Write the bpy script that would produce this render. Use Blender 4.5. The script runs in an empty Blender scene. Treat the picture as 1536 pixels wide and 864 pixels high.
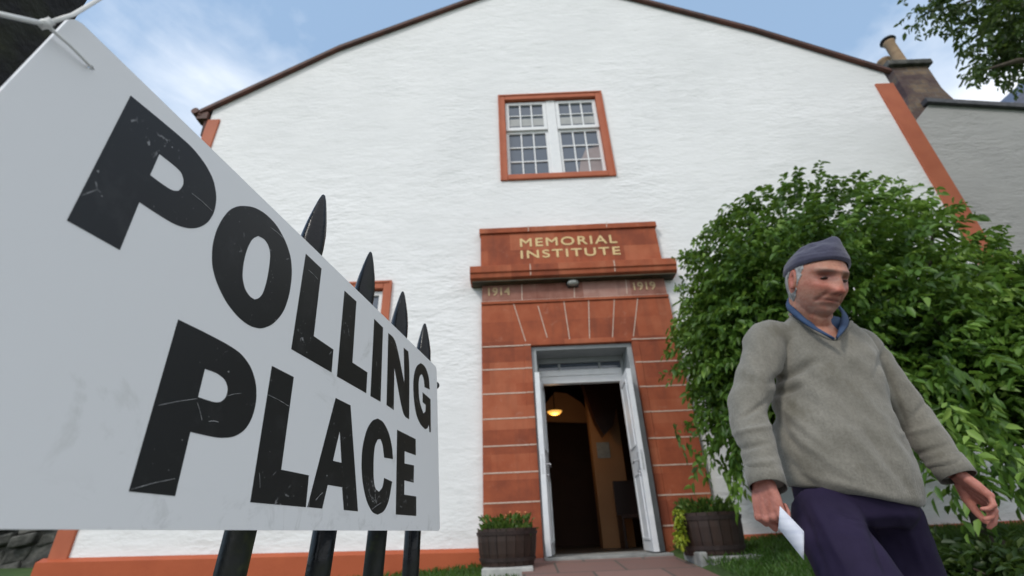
import bpy, bmesh, math, random
import numpy as np
from mathutils import Vector, Matrix, noise
random.seed(7); rng = np.random.default_rng(7)
sc = bpy.context.scene
COL = sc.collection
EYE = 0.92                      # camera height above the pavement; everything below is written relative to the eye
# ------------------------------------------------------------------ camera maths (pinhole measured from the photo)
F_, P_, R_ = 706., math.radians(27.7), math.atan(0.043)
def ray(u, v):
    dx = u-768; dy = v-432
    R = dx*math.cos(R_)-dy*math.sin(R_); D = dx*math.sin(R_)+dy*math.cos(R_)
    return Vector((R, F_*math.cos(P_)+D*math.sin(P_), F_*math.sin(P_)-D*math.cos(P_)))
def at(u, v, Y):
    a = ray(u, v); return a*(Y/a.y)
def proj(p):
    zc = p.y*math.cos(P_)+p.z*math.sin(P_); yd = p.y*math.sin(P_)-p.z*math.cos(P_)
    R = p.x/zc*F_; D = yd/zc*F_
    return 768+R*math.cos(R_)+D*math.sin(R_), 432-R*math.sin(R_)+D*math.cos(R_)
# ------------------------------------------------------------------ object helpers
def link(o, parent=None):
    COL.objects.link(o)
    if parent is not None: o.parent = parent
    return o
def tag(o, label=None, cat=None, group=None, kind=None):
    if label: o['label'] = label
    if cat: o['category'] = cat
    if group: o['group'] = group
    if kind: o['kind'] = kind
    return o
def empty(name, loc=(0, 0, 0)):
    o = bpy.data.objects.new(name, None); o.location = loc; o.empty_display_size = .1
    return link(o)
class MB:
    def __init__(s): s.v = []; s.f = []; s.m = []
    def add(s, vs, fs, mi=0):
        n = len(s.v); s.v += [tuple(p) for p in vs]; s.f += [tuple(i+n for i in f) for f in fs]; s.m += [mi]*len(fs)
    def box(s, x0, x1, y0, y1, z0, z1, mi=0):
        vs = [(x, y, z) for z in (z0, z1) for y in (y0, y1) for x in (x0, x1)]
        s.add(vs, [(0, 2, 3, 1), (4, 5, 7, 6), (0, 1, 5, 4), (2, 6, 7, 3), (0, 4, 6, 2), (1, 3, 7, 5)], mi)
    def obox(s, c, ax, ay, az, mi=0):
        c = Vector(c); ax = Vector(ax); ay = Vector(ay); az = Vector(az)
        vs = [c+ax*i+ay*j+az*k for k in (-1, 1) for j in (-1, 1) for i in (-1, 1)]
        s.add(vs, [(0, 2, 3, 1), (4, 5, 7, 6), (0, 1, 5, 4), (2, 6, 7, 3), (0, 4, 6, 2), (1, 3, 7, 5)], mi)
    def prism(s, poly, y0, y1, mi=0):            # polygon in XZ pulled along Y
        n = len(poly)
        vs = [(x, y0, z) for x, z in poly]+[(x, y1, z) for x, z in poly]
        s.add(vs, [tuple(range(n)), tuple(range(2*n-1, n-1, -1))]+[(i, i+n, (i+1) % n+n, (i+1) % n) for i in range(n)], mi)
    def tube(s, pts, rad, n=10, mi=0, cap=True, flat=1.0):
        pts = [Vector(p) for p in pts]; k = len(pts)
        if not hasattr(rad, '__len__'): rad = [rad]*k
        vs = []; up = None
        for i, p in enumerate(pts):
            t = (pts[min(i+1, k-1)]-pts[max(i-1, 0)]).normalized()
            if up is None:
                up = t.orthogonal().normalized()
            up = (up-t*up.dot(t)).normalized(); w = t.cross(up)
            for j in range(n):
                a = 2*math.pi*j/n; vs.append(p+up*math.cos(a)*rad[i]+w*math.sin(a)*rad[i]*flat)
        fs = [(i*n+j, i*n+(j+1) % n, (i+1)*n+(j+1) % n, (i+1)*n+j) for i in range(k-1) for j in range(n)]
        if cap: fs += [tuple(range(n-1, -1, -1)), tuple(range((k-1)*n, k*n))]
        s.add(vs, fs, mi)
    def lathe(s, prof, c=(0, 0, 0), n=28, mi=0):
        vs = []; 
        for r, z in prof:
            for j in range(n):
                a = 2*math.pi*j/n; vs.append((c[0]+r*math.cos(a), c[1]+r*math.sin(a), c[2]+z))
        k = len(prof)
        fs = [(i*n+j, i*n+(j+1) % n, (i+1)*n+(j+1) % n, (i+1)*n+j) for i in range(k-1) for j in range(n)]
        fs += [tuple(range(n-1, -1, -1)), tuple(range((k-1)*n, k*n))]
        s.add(vs, fs, mi)
    def ball(s, c, r, rot=None, n=16, m=10, fn=None):
        c = Vector(c); r = Vector(r) if hasattr(r, '__len__') else Vector((r, r, r)); vs = []
        for i in range(m+1):
            th = math.pi*i/m
            for j in range(n):
                a = 2*math.pi*j/n
                d = Vector((math.sin(th)*math.cos(a), math.sin(th)*math.sin(a), math.cos(th)))
                p = Vector((d.x*r.x, d.y*r.y, d.z*r.z))
                if fn: p = fn(p, d)
                if rot: p = rot @ p
                vs.append(c+p)
        fs = [(i*n+j, (i+1)*n+j, (i+1)*n+(j+1) % n, i*n+(j+1) % n) for i in range(m) for j in range(n)]
        s.add(vs, fs)
    def build(s, name, mat, parent=None, smooth=False, bevel=0, loc=None):
        me = bpy.data.meshes.new(name); me.from_pydata([tuple(Vector(v)-Vector(loc)) for v in s.v] if loc else s.v, [], s.f)
        for m in (mat if isinstance(mat, (list, tuple)) else [mat]): me.materials.append(m)
        if any(s.m): me.polygons.foreach_set('material_index', s.m)
        bm = bmesh.new(); bm.from_mesh(me); bmesh.ops.remove_doubles(bm, verts=bm.verts, dist=1e-6)
        bmesh.ops.recalc_face_normals(bm, faces=bm.faces); bm.to_mesh(me); bm.free()
        if smooth: me.polygons.foreach_set('use_smooth', [True]*len(me.polygons))
        o = bpy.data.objects.new(name, me)
        if loc: o.location = loc
        link(o, parent)
        if bevel:
            b = o.modifiers.new('bevel', 'BEVEL'); b.width = bevel; b.segments = 2; b.limit_method = 'ANGLE'; b.angle_limit = .6
        return o
# ------------------------------------------------------------------ materials
def new_mat(name):
    m = bpy.data.materials.new(name); m.use_nodes = True; nt = m.node_tree
    return m, nt, nt.nodes, nt.links, nt.nodes['Principled BSDF']
def coords(N, L, scale=(1, 1, 1), kind='Object'):
    tc = N.new('ShaderNodeTexCoord'); mp = N.new('ShaderNodeMapping'); mp.inputs['Scale'].default_value = scale
    L.new(tc.outputs[kind], mp.inputs['Vector']); return mp.outputs['Vector']
def nz(N, L, vec, scale, detail=5, rough=.55, dist=0):
    n = N.new('ShaderNodeTexNoise'); n.inputs['Scale'].default_value = scale; n.inputs['Detail'].default_value = detail
    n.inputs['Roughness'].default_value = rough; n.inputs['Distortion'].default_value = dist
    L.new(vec, n.inputs['Vector']); return n.outputs['Fac']
def ramp(N, L, fac, stops):
    r = N.new('ShaderNodeValToRGB'); e = r.color_ramp.elements
    e[0].position, e[0].color = stops[0][0], (*stops[0][1], 1); e[1].position, e[1].color = stops[-1][0], (*stops[-1][1], 1)
    for p, c in stops[1:-1]:
        q = e.new(p); q.color = (*c, 1)
    L.new(fac, r.inputs['Fac']); return r.outputs['Color']
def mixc(N, L, fac, a, b, mode='MIX'):
    m = N.new('ShaderNodeMix'); m.data_type = 'RGBA'; m.blend_type = mode
    for s, v in ((m.inputs[0], fac), (m.inputs[6], a), (m.inputs[7], b)):
        if hasattr(v, 'links'): L.new(v, s)
        elif hasattr(v, '__len__'): s.default_value = (*v, 1)
        else: s.default_value = v
    return m.outputs[2]
def mth(N, L, op, a, b=None, clamp=False):
    m = N.new('ShaderNodeMath'); m.operation = op; m.use_clamp = clamp
    for i, v in enumerate((a, b)):
        if v is None: continue
        if hasattr(v, 'links'): L.new(v, m.inputs[i])
        else: m.inputs[i].default_value = v
    return m.outputs[0]
def bump(N, L, bsdf, h, strength, dist, prev=None):
    b = N.new('ShaderNodeBump'); b.inputs['Strength'].default_value = strength; b.inputs['Distance'].default_value = dist
    L.new(h, b.inputs['Height'])
    if prev: L.new(prev, b.inputs['Normal'])
    L.new(b.outputs['Normal'], bsdf.inputs['Normal']); return b.outputs['Normal']
def pm(name, c1, c2, scale=5, rough=.7, bs=.3, bd=.005, bscale=40, stretch=(1, 1, 1), c3=None, metal=0, spec=.5, detail=6):
    m, nt, N, L, B = new_mat(name)
    v = coords(N, L, stretch)
    f = nz(N, L, v, scale, detail)
    st = [(.3, c1), (.7, c2)] if c3 is None else [(.28, c1), (.52, c2), (.72, c3)]
    L.new(ramp(N, L, f, st), B.inputs['Base Color'])
    B.inputs['Roughness'].default_value = rough; B.inputs['Metallic'].default_value = metal
    B.inputs['Specular IOR Level'].default_value = spec
    if bs: bump(N, L, B, nz(N, L, v, bscale, 4), bs, bd)
    return m
# white harled rubble wall
def wall_mat(name, base, dirt_and_shade, amt=1.0):
    m, nt, N, L, B = new_mat(name)
    v = coords(N, L, (1, 1, 1)); vs = coords(N, L, (.85, 1.0, 2.1)); vl = coords(N, L, (3, 1, .25))
    stones = nz(N, L, vs, 3.0, 2, .4, .2); lump = nz(N, L, vs, 10, 3, .5, .15); fine = nz(N, L, v, 60, 3)
    patch = nz(N, L, v, .7, 4)
    shade_dash = nz(N, L, coords(N, L, (.7, 1, 3.2)), 6.5, 3, .55)
    c = mixc(N, L, mth(N, L, 'MULTIPLY', ramp(N, L, patch, [(.4, (0, 0, 0)), (.75, (1, 1, 1))]), .35), base, dirt_and_shade)
    spots = ramp(N, L, shade_dash, [(.62, (0, 0, 0)), (.70, (1, 1, 1))])
    c = mixc(N, L, mth(N, L, 'MULTIPLY', spots, .30*amt), c, dirt_and_shade)  # short horizontal shadow dashes of the rubble, painted into the colour
    stn = ramp(N, L, mth(N, L, 'MULTIPLY', nz(N, L, vl, 1.6, 5, .6), ramp(N, L, nz(N, L, v, .45, 2), [(.45, (.75, .75, .75)), (.65, (1.15, 1.15, 1.15))])), [(.54, (0, 0, 0)), (.72, (1, 1, 1))])
    c = mixc(N, L, mth(N, L, 'MULTIPLY', stn, .12), c, tuple(x*.78 for x in base))
    L.new(c, B.inputs['Base Color']); B.inputs['Roughness'].default_value = .75; B.inputs['Specular IOR Level'].default_value = .3
    h = mth(N, L, 'ADD', mth(N, L, 'MULTIPLY', stones, 1.0), mth(N, L, 'MULTIPLY', lump, .55))
    n1 = bump(N, L, B, h, .33*amt, .06)
    bn = [q for q in N if q.type == 'BUMP'][-1]; L.new(mth(N, L, 'MULTIPLY', ramp(N, L, nz(N, L, v, .9, 4, .6), [(.35, (.12, .12, .12)), (.68, (.50, .50, .50))]), amt), bn.inputs['Strength'])
    bump(N, L, B, fine, .12, .01, n1)
    return m
M = {}
M['wall'] = wall_mat('limewash', (.80, .80, .80), (.60, .61, .61))
M['harl'] = wall_mat('grey_harl', (.36, .355, .345), (.20, .20, .20), 1.5)
def sandstone(name, c1, c2, c3):
    m, nt, N, L, B = new_mat(name)
    v = coords(N, L, (1, 1, 1)); vb = coords(N, L, (.35, 1, 3.3)); vst = coords(N, L, (4, 4, .4))
    f = nz(N, L, v, 3.5, 7, .6)
    tc = N.new('ShaderNodeTexCoord'); sp = N.new('ShaderNodeSeparateXYZ'); cb = N.new('ShaderNodeCombineXYZ'); L.new(tc.outputs['Object'], sp.inputs[0]); L.new(sp.outputs[0], cb.inputs[0]); L.new(sp.outputs[2], cb.inputs[1])
    bk = N.new('ShaderNodeTexBrick'); bk.inputs['Scale'].default_value = 1; bk.inputs['Brick Width'].default_value = .68; bk.inputs['Row Height'].default_value = .292; bk.inputs['Mortar Size'].default_value = 0
    bk.inputs['Color1'].default_value = (.25, .25, .25, 1); bk.inputs['Color2'].default_value = (.75, .75, .75, 1); L.new(cb.outputs[0], bk.inputs['Vector']); blk = bk.outputs['Color']
    c = ramp(N, L, mth(N, L, 'ADD', mth(N, L, 'MULTIPLY', blk, .5), mth(N, L, 'MULTIPLY', f, .5)), [(.36, c1), (.5, c2), (.64, c3)])
    streak = ramp(N, L, nz(N, L, vst, 2.2, 4), [(.5, (0, 0, 0)), (.72, (1, 1, 1))])
    c = mixc(N, L, mth(N, L, 'MULTIPLY', streak, .30), c, (.11, .045, .032))
    pale = ramp(N, L, nz(N, L, v, 5.5, 6, .7, .6), [(.60, (0, 0, 0)), (.72, (1, 1, 1))])
    c = mixc(N, L, mth(N, L, 'MULTIPLY', pale, .35), c, (.46, .24, .17))
    L.new(c, B.inputs['Base Color']); B.inputs['Roughness'].default_value = .8; B.inputs['Specular IOR Level'].default_value = .25
    bump(N, L, B, nz(N, L, v, 55, 5), .25, .006)
    return m
M['stone'] = sandstone('red_sandstone', (.23, .060, .031), (.345, .090, .041), (.41, .128, .064))
M['frieze'] = sandstone('worn_sandstone', (.22, .085, .06), (.31, .15, .115), (.40, .24, .20))
M['redpaint'] = pm('red_painted_margin', (.38, .095, .042), (.45, .125, .056), 3, .7, .2, .004, 30)
M['plinth'] = pm('red_plinth_paint', (.36, .068, .018), (.44, .092, .027), 2, .65, .3, .006, 25)
M['mortar'] = pm('lime_mortar', (.50, .36, .28), (.62, .50, .42), 20, .9, .2, .002, 90)
M['gold'] = pm('gilt_letters', (.60, .42, .18), (.72, .54, .27), 30, .5, .1, .001, 80)
M['goldworn'] = pm('worn_gilt', (.42, .28, .16), (.60, .45, .24), 40, .6, .1, .001, 80)
M['soffit_dark'] = pm('dark_soffit', (.03, .028, .02), (.09, .07, .04), 6, .9, .3, .004, 30)
M['white'] = pm('white_gloss_paint', (.72, .73, .74), (.80, .80, .80), 8, .4, .12, .002, 40)
M['doorpaint'] = pm('chipped_white_paint', (.66, .68, .71), (.78, .79, .80), 9, .45, .15, .002, 40)
M['greypaint'] = pm('grey_frame_paint', (.27, .29, .30), (.36, .38, .39), 5, .5, .1, .002, 40)
M['verge'] = pm('verge_board', (.05, .022, .016), (.12, .04, .025), 4, .7, .3, .004, 20)
M['slate'] = pm('slate', (.035, .037, .045), (.08, .08, .09), 8, .6, .4, .01, 14)
M['blueslate'] = pm('blue_slate', (.05, .06, .10), (.09, .10, .16), 8, .5, .4, .01, 14)
M['black'] = pm('black_iron', (.010, .011, .013), (.022, .023, .025), 20, .42, .4, .002, 60)
M['chrome'] = pm('steel', (.45, .45, .46), (.6, .6, .6), 20, .3, .05, .001, 50, metal=.9)
M['glass_dark'] = None
def glass_mat():
    m, nt, N, L, B = new_mat('window_glass')
    v = coords(N, L)
    B.inputs['Base Color'].default_value = (.085, .105, .14, 1); B.inputs['Roughness'].default_value = .07
    B.inputs['Specular IOR Level'].default_value = .9
    bump(N, L, B, nz(N, L, v, 2.5, 2), .12, .02)
    return m
M['glass'] = glass_mat()
M['blind'] = pm('pale_blind', (.35, .36, .36), (.45, .45, .44), 6, .8, 0)
M['curtain'] = pm('pink_grey_curtain', (.25, .21, .21), (.36, .31, .31), 4, .8, 0)
def iron_mossy():
    m, nt, N, L, B = new_mat('mossy_black_iron')
    v = coords(N, L); f = nz(N, L, v, 55, 5, .65); f2 = nz(N, L, v, 16, 4)
    c = ramp(N, L, f2, [(.50, (.003, .0035, .005)), (.64, (.010, .012, .007)), (.78, (.05, .060, .014))])
    c = mixc(N, L, ramp(N, L, f, [(.70, (0, 0, 0)), (.76, (1, 1, 1))]), c, (.13, .13, .10))
    L.new(c, B.inputs['Base Color'])
    B.inputs['Specular IOR Level'].default_value = .3
    L.new(ramp(N, L, f2, [(.45, (.22, .22, .22)), (.65, (.6, .6, .6))]), B.inputs['Roughness'])
    n = bump(N, L, B, f, .45, .002); bump(N, L, B, nz(N, L, v, 180, 3), .4, .001, n)
    return m
M['iron'] = iron_mossy()
def ashlar_chimney():
    m, nt, N, L, B = new_mat('weathered_chimney_stone')
    v = coords(N, L); br = N.new('ShaderNodeTexBrick'); L.new(coords(N, L, (1, 1, 1)), br.inputs['Vector'])
    tc = N.new('ShaderNodeTexCoord'); sp = N.new('ShaderNodeSeparateXYZ'); cb = N.new('ShaderNodeCombineXYZ')
    L.new(tc.outputs['Object'], sp.inputs[0]); L.new(mth(N, L, 'ADD', sp.outputs[0], sp.outputs[1]), cb.inputs[0]); L.new(sp.outputs[2], cb.inputs[1])
    L.new(cb.outputs[0], br.inputs['Vector'])
    br.inputs['Scale'].default_value = 1.6; br.inputs['Color1'].default_value = (.20, .14, .09, 1); br.inputs['Color2'].default_value = (.11, .075, .06, 1)
    br.inputs['Mortar'].default_value = (.13, .11, .10, 1); br.inputs['Mortar Size'].default_value = .02
    c = mixc(N, L, ramp(N, L, nz(N, L, v, 2.2, 6), [(.42, (0, 0, 0)), (.62, (1, 1, 1))]), br.outputs['Color'], (.075, .045, .045))
    L.new(c, B.inputs['Base Color']); B.inputs['Roughness'].default_value = .9
    bump(N, L, B, nz(N, L, v, 8, 6), .6, .05)
    return m
M['chimney'] = ashlar_chimney()
M['pot'] = pm('clay_pot', (.26, .17, .10), (.36, .25, .15), 6, .85, .2, .004, 30)
M['dark_stone'] = pm('dark_rubble', (.02, .02, .018), (.065, .065, .058), 4, .9, 1, .06, 6, c3=(.15, .145, .13))
M['block'] = pm('pale_stone_block', (.34, .34, .33), (.50, .50, .47), 10, .85, .4, .006, 35)
M['blockdark'] = pm('grey_stone_block', (.16, .165, .16), (.36, .36, .34), 6, .85, .5, .01, 25)
M['barrel'] = pm('dark_oak_stave', (.020, .010, .007), (.042, .020, .013), 6, .6, .4, .004, 12, stretch=(3, 3, .4))
M['hoop'] = pm('rusty_hoop', (.025, .017, .016), (.05, .032, .03), 15, .6, .3, .002, 60)
M['soil'] = pm('potting_soil', (.02, .015, .01), (.05, .035, .02), 30, .95, .8, .02, 60)
def leaf_mat(name, c1, c2, c3, trans=.25, rough=.45):
    m, nt, N, L, B = new_mat(name)
    a = N.new('ShaderNodeAttribute'); a.attribute_name = 'tone'
    c = ramp(N, L, a.outputs['Fac'], [(0, c1), (.55, c2), (1, c3)])
    L.new(c, B.inputs['Base Color']); B.inputs['Roughness'].default_value = rough; B.inputs['Specular IOR Level'].default_value = .35
    tr = N.new('ShaderNodeBsdfTranslucent'); L.new(mixc(N, L, .5, c, (.25, .4, .05)), tr.inputs['Color'])
    mx = N.new('ShaderNodeMixShader'); mx.inputs[0].default_value = trans
    L.new(B.outputs[0], mx.inputs[1]); L.new(tr.outputs[0], mx.inputs[2]); L.new(mx.outputs[0], N['Material Output'].inputs['Surface'])
    return m
M['leaf'] = leaf_mat('bush_leaves', (.028, .072, .011), (.095, .19, .027), (.25, .38, .075), .30)
M['leaf2'] = leaf_mat('overhanging_leaves', (.020, .040, .012), (.04, .075, .018), (.10, .12, .03))
M['leaf3'] = leaf_mat('planter_leaves', (.03, .07, .014), (.075, .145, .024), (.20, .26, .06))
M['leafy'] = leaf_mat('yellow_trailing_leaves', (.16, .22, .02), (.32, .38, .03), (.5, .5, .06))
M['flower'] = pm('orange_petals', (.45, .12, .04), (.55, .2, .08), 20, .6, 0)
M['grassb'] = leaf_mat('grass_blades', (.03, .075, .012), (.055, .13, .02), (.12, .20, .04), .3)
M['bark'] = pm('bark', (.04, .03, .022), (.10, .08, .06), 12, .9, .8, .01, 25, stretch=(1, 1, .3))
# ------------------------------------------------------------------ ground
def gz(x, y):
    b = -.265 + max(-.10, min(.16, .05*x)) - .085*max(0, min(3.4, 6.1-y))
    if y > 6.6: b = b+min(.2, (y-6.6)*.09)
    if y > 6.3 and -5.3 < x < 7.1: return -.6
    if -.1 < x < 1.66 and y > 2.5: b = min(b, -.235-.08*(6-y)-.03) if -.0 < x < 1.56 else b
    t = min(1, max(0, (2.75-y)/.75)); t = t*t*(3-2*t)
    z = b*(1-t)+(-EYE+.03)*t
    return z + .012*noise.noise(Vector((x*1.3, y*1.3, 0)))
def ground():
    xs = np.concatenate([np.linspace(-400, -16, 10), np.linspace(-14, 16, 121), np.linspace(18, 400, 10)])
    ys = np.concatenate([np.linspace(-300, -5, 8), np.linspace(-4, 12, 97), np.linspace(14, 500, 12)])
    vs = [(x, y, gz(x, y)) for y in ys for x in xs]; n = len(xs)
    fs = [(j*n+i, j*n+i+1, (j+1)*n+i+1, (j+1)*n+i) for j in range(len(ys)-1) for i in range(n-1)]
    m, nt, N, L, B = new_mat('turf')
    v = coords(N, L); f = nz(N, L, v, 2.2, 6, .6); g = nz(N, L, v, 40, 4)
    c = ramp(N, L, f, [(.3, (.035, .075, .014)), (.55, (.065, .13, .02)), (.75, (.11, .15, .035))])
    c = mixc(N, L, mth(N, L, 'MULTIPLY', g, .6), c, (.03, .05, .01))
    L.new(c, B.inputs['Base Color']); B.inputs['Roughness'].default_value = .9; bump(N, L, B, g, .8, .03)
    b = MB(); b.add(vs, fs); o = b.build('lawn', m, smooth=True); tag(o, kind='structure', label='green lawn around the hall')
ground()
def path():
    m, nt, N, L, B = new_mat('red_paving')
    v = coords(N, L); br = N.new('ShaderNodeTexBrick'); L.new(v, br.inputs['Vector'])
    br.inputs['Scale'].default_value = 1.0; br.inputs['Brick Width'].default_value = .62; br.inputs['Row Height'].default_value = .62
    br.inputs['Mortar Size'].default_value = .012; br.inputs['Color1'].default_value = (.20, .10, .08, 1); br.inputs['Color2'].default_value = (.27, .145, .12, 1)
    br.inputs['Mortar'].default_value = (.06, .06, .045, 1)
    c = mixc(N, L, mth(N, L, 'MULTIPLY', nz(N, L, v, 3, 6), .6), br.outputs['Color'], (.15, .12, .11))
    L.new(c, B.inputs['Base Color']); B.inputs['Roughness'].default_value = .8; bump(N, L, B, nz(N, L, v, 30, 5), .3, .01)
    b = MB()
    ys = np.linspace(2.0, 5.98, 18); vs = []
    for y in ys:
        zz = -.232-.08*(6-y) if y > 2.6 else gz(.9, y)+.05
        for x in (-.02, 1.58): vs.append((x, y, zz)); 
    k = len(ys)
    b.add(vs, [(2*i, 2*i+1, 2*i+3, 2*i+2) for i in range(k-1)])
    b.add([(x, y, z-.15) for x, y, z in vs]+vs, [(2*i, 2*i+2, 2*k+2*i+2, 2*k+2*i) for i in range(k-1)]+[(2*i+1, 2*k+2*i+1, 2*k+2*i+3, 2*i+3) for i in range(k-1)])
    tag(b.build('path', m), kind='structure', label='path of worn red slabs up to the open doors')
    p = MB(); p.box(-9, 7, -6, 1.95, -EYE-.1, -EYE+.045)
    tag(p.build('pavement', pm('pavement_concrete', (.17, .17, .165), (.25, .25, .24), 6, .85, .3, .004, 60)), kind='structure', label='grey pavement in front of the lawn')
path()
# ------------------------------------------------------------------ leaf cloud
def leaf_mesh(name, pos, dirs, size, mat, parent=None, width=.42, seed=1, tone=None, fold=.25, droop=.25):
    r = np.random.default_rng(seed); n = len(pos)
    d = dirs/np.linalg.norm(dirs, axis=1)[:, None]
    up = r.normal(size=(n, 3)); up[:, 2] += 1.3
    s = np.cross(d, up); s /= np.linalg.norm(s, axis=1)[:, None]; nn = np.cross(s, d)
    sz = size*(.6+.7*r.random(n)); L_ = sz[:, None]; W = L_*width
    dn = np.array([0, 0, -1.])
    P = [pos, pos+d*L_*.35+s*W*.5+nn*W*fold, pos+d*L_*.72+s*W*.38+nn*W*fold+dn*L_*droop*.4, pos+d*L_+dn*L_*droop,
         pos+d*L_*.72-s*W*.38+nn*W*fold+dn*L_*droop*.4, pos+d*L_*.35-s*W*.5+nn*W*fold]
    V = np.stack(P, 1).reshape(-1, 3)
    base = (np.arange(n)*6)[:, None]
    Fq = np.concatenate([base+np.array([[0, 1, 2, 3]]), base+np.array([[0, 3, 4, 5]])], 1).reshape(-1, 4)
    me = bpy.data.meshes.new(name); me.vertices.add(len(V)); me.vertices.foreach_set('co', V.ravel().astype(np.float32))
    nf = len(Fq); me.loops.add(nf*4); me.loops.foreach_set('vertex_index', Fq.ravel().astype(np.int32))
    me.polygons.add(nf); me.polygons.foreach_set('loop_start', np.arange(0, nf*4, 4, dtype=np.int32))
    me.polygons.foreach_set('loop_total', np.full(nf, 4, dtype=np.int32)); me.update(calc_edges=True)
    t = r.random(n)*.75 if tone is None else tone
    a = me.attributes.new('tone', 'FLOAT', 'POINT'); a.data.foreach_set('value', np.repeat(np.clip(t, 0, 1), 6).astype(np.float32))
    me.materials.append(mat); o = bpy.data.objects.new(name, me); link(o, parent); return o
def sprigs(cent, outd, n_leaf, length, r, droop=.5):
    """twigs starting at cent pointing outd; returns leaf positions, directions, twig id"""
    n = len(cent); t = (np.arange(n_leaf)+.5)/n_leaf
    d = outd/np.linalg.norm(outd, axis=1)[:, None]; ln = length*(.6+.8*r.random(n))
    T = t[None, :, None]; Ln = ln[:, None, None]
    pos = cent[:, None, :]+d[:, None, :]*T*Ln+np.array([0, 0, -1.])*T*T*Ln*droop
    side = np.cross(d, r.normal(size=(n, 3))); side /= np.linalg.norm(side, axis=1)[:, None]
    sgn = np.where(np.arange(n_leaf) % 2, 1, -1)[None, :, None]
    dirs = d[:, None, :]*.7+side[:, None, :]*sgn*.9+np.array([0, 0, -1.])*(.2+droop*T*.8)+r.normal(size=(n, n_leaf, 3))*.25
    return pos.reshape(-1, 3), dirs.reshape(-1, 3), np.repeat(np.arange(n), n_leaf)
# ------------------------------------------------------------------ the hall
hall = empty('memorial_hall', (.9, 6.1, -.25)); HOFF = Vector((.9, 6.1, -.25))
tag(hall, 'whitewashed gabled hall with red sandstone door surround and gilt inscription', 'hall')
def hb(b, name, mat, parent=None, **k):
    """build a mesh written in eye coordinates under the hall"""
    o = b.build(name, mat, None, **k)
    p = parent or hall
    off = HOFF
    o.parent = p
    o.location = Vector(o.location)-(off if p is hall else Vector((0, 0, 0)))
    if p is not hall: o.location = (0, 0, 0)
    return o
Y0 = 6.1
rake = [(-5.50, 7.16), (-3.26, 8.74), (-.45, 10.24), (.95, 10.95), (2.785, 10.00), (5.08, 8.76), (7.14, 7.44)]
def rz(x):
    for (a, b), (c, d) in zip(rake, rake[1:]):
        if a <= x <= c: return b+(d-b)*(x-a)/(c-a)
    return rake[0][1] if x < rake[0][0] else rake[-1][1]
XL, XR = -5.40, 7.16
wb = MB()
holes = [(-.02, 1.72, 5.31, 7.14), (-3.55, -1.86, 1.50, 3.31), (.10, 1.70, -.25, 2.40)]
xs = sorted({XL, XR, .95}|{x for x, _ in rake[1:-1]}|{h[0] for h in holes}|{h[1] for h in holes})
for a, c in zip(xs, xs[1:]):
    hs = sorted([h for h in holes if h[0] < (a+c)/2 < h[1]], key=lambda h: h[2]); z = -.9; segs = []
    for h in hs: segs.append((z, h[2])); z = h[3]
    for s0, s1 in segs:
        if s1 > s0: wb.add([(a, Y0, s0), (c, Y0, s0), (c, Y0, s1), (a, Y0, s1)], [(0, 1, 2, 3)])
    wb.add([(a, Y0, z), (c, Y0, z), (c, Y0, rz(c)), (a, Y0, rz(a))], [(0, 1, 2, 3)])
for h in holes[:2]:
    x0, x1, z0, z1 = h
    for q in (((x0, z0), (x1, z0)), ((x1, z0), (x1, z1)), ((x1, z1), (x0, z1)), ((x0, z1), (x0, z0))):
        (p0, q0), (p1, q1) = q; wb.add([(p0, Y0, q0), (p1, Y0, q1), (p1, Y0+.5, q1), (p0, Y0+.5, q0)], [(0, 1, 2, 3)])
YB = 19.
wb.add([(XL, Y0, -.9), (XL, YB, -.9), (XL, YB, 7.2), (XL, Y0, 7.2)], [(0, 1, 2, 3)])
wb.add([(XR, Y0, -.9), (XR, YB, -.9), (XR, YB, 7.43), (XR, Y0, 7.43)], [(0, 1, 2, 3)])
poly = [(XL, YB, -.9), (XR, YB, -.9)]+[(x, YB, rz(x)) for x in (XR, 5.08, 2.785, .95, -.45, -3.26, XL)]
wb.add(poly, [tuple(range(len(poly)))])
hb(wb, 'wall', M['wall'])
# roof: slabs following the rake, with the verge as sub-part
rk = [(-5.60, 7.06)]+rake[1:-1]+[(7.24, 7.38)]
rb = MB(); th = .09
for (a, b), (c, d) in zip(rk, rk[1:]):
    rb.add([(a, Y0-.07, b+.05), (c, Y0-.07, d+.05), (c, YB+.1, d+.05), (a, YB+.1, b+.05), (a, Y0-.07, b+.05+th*.6), (c, Y0-.07, d+.05+th*.6), (c, YB+.1, d+.05+th*.6), (a, YB+.1, b+.05+th*.6)],
           [(0, 3, 2, 1), (4, 5, 6, 7), (0, 1, 5, 4), (2, 3, 7, 6), (1, 2, 6, 5), (0, 4, 7, 3)])
roof = hb(rb, 'roof', M['slate'])
vb = MB()
for (a, b), (c, d) in zip(rk, rk[1:]):
    vb.prism([(a, b-.01), (c, d-.01), (c, d+.055), (a, b+.055)], Y0-.085, Y0-.004)
hb(vb, 'verge', M['verge'], roof)
gb = MB()
gb.tube([(-5.66, Y0-.1, 7.10), (-5.66, YB, 7.10)], .07, 10); gb.tube([(-5.60, Y0-.05, 7.05), (-5.47, Y0+.02, 6.92), (-5.47, Y0+.05, 6.6)], .04, 8)
gb.box(-5.62, -5.43, Y0-.06, Y0+.1, 6.93, 7.09)
hb(gb, 'gutter', M['verge'], roof)
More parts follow.
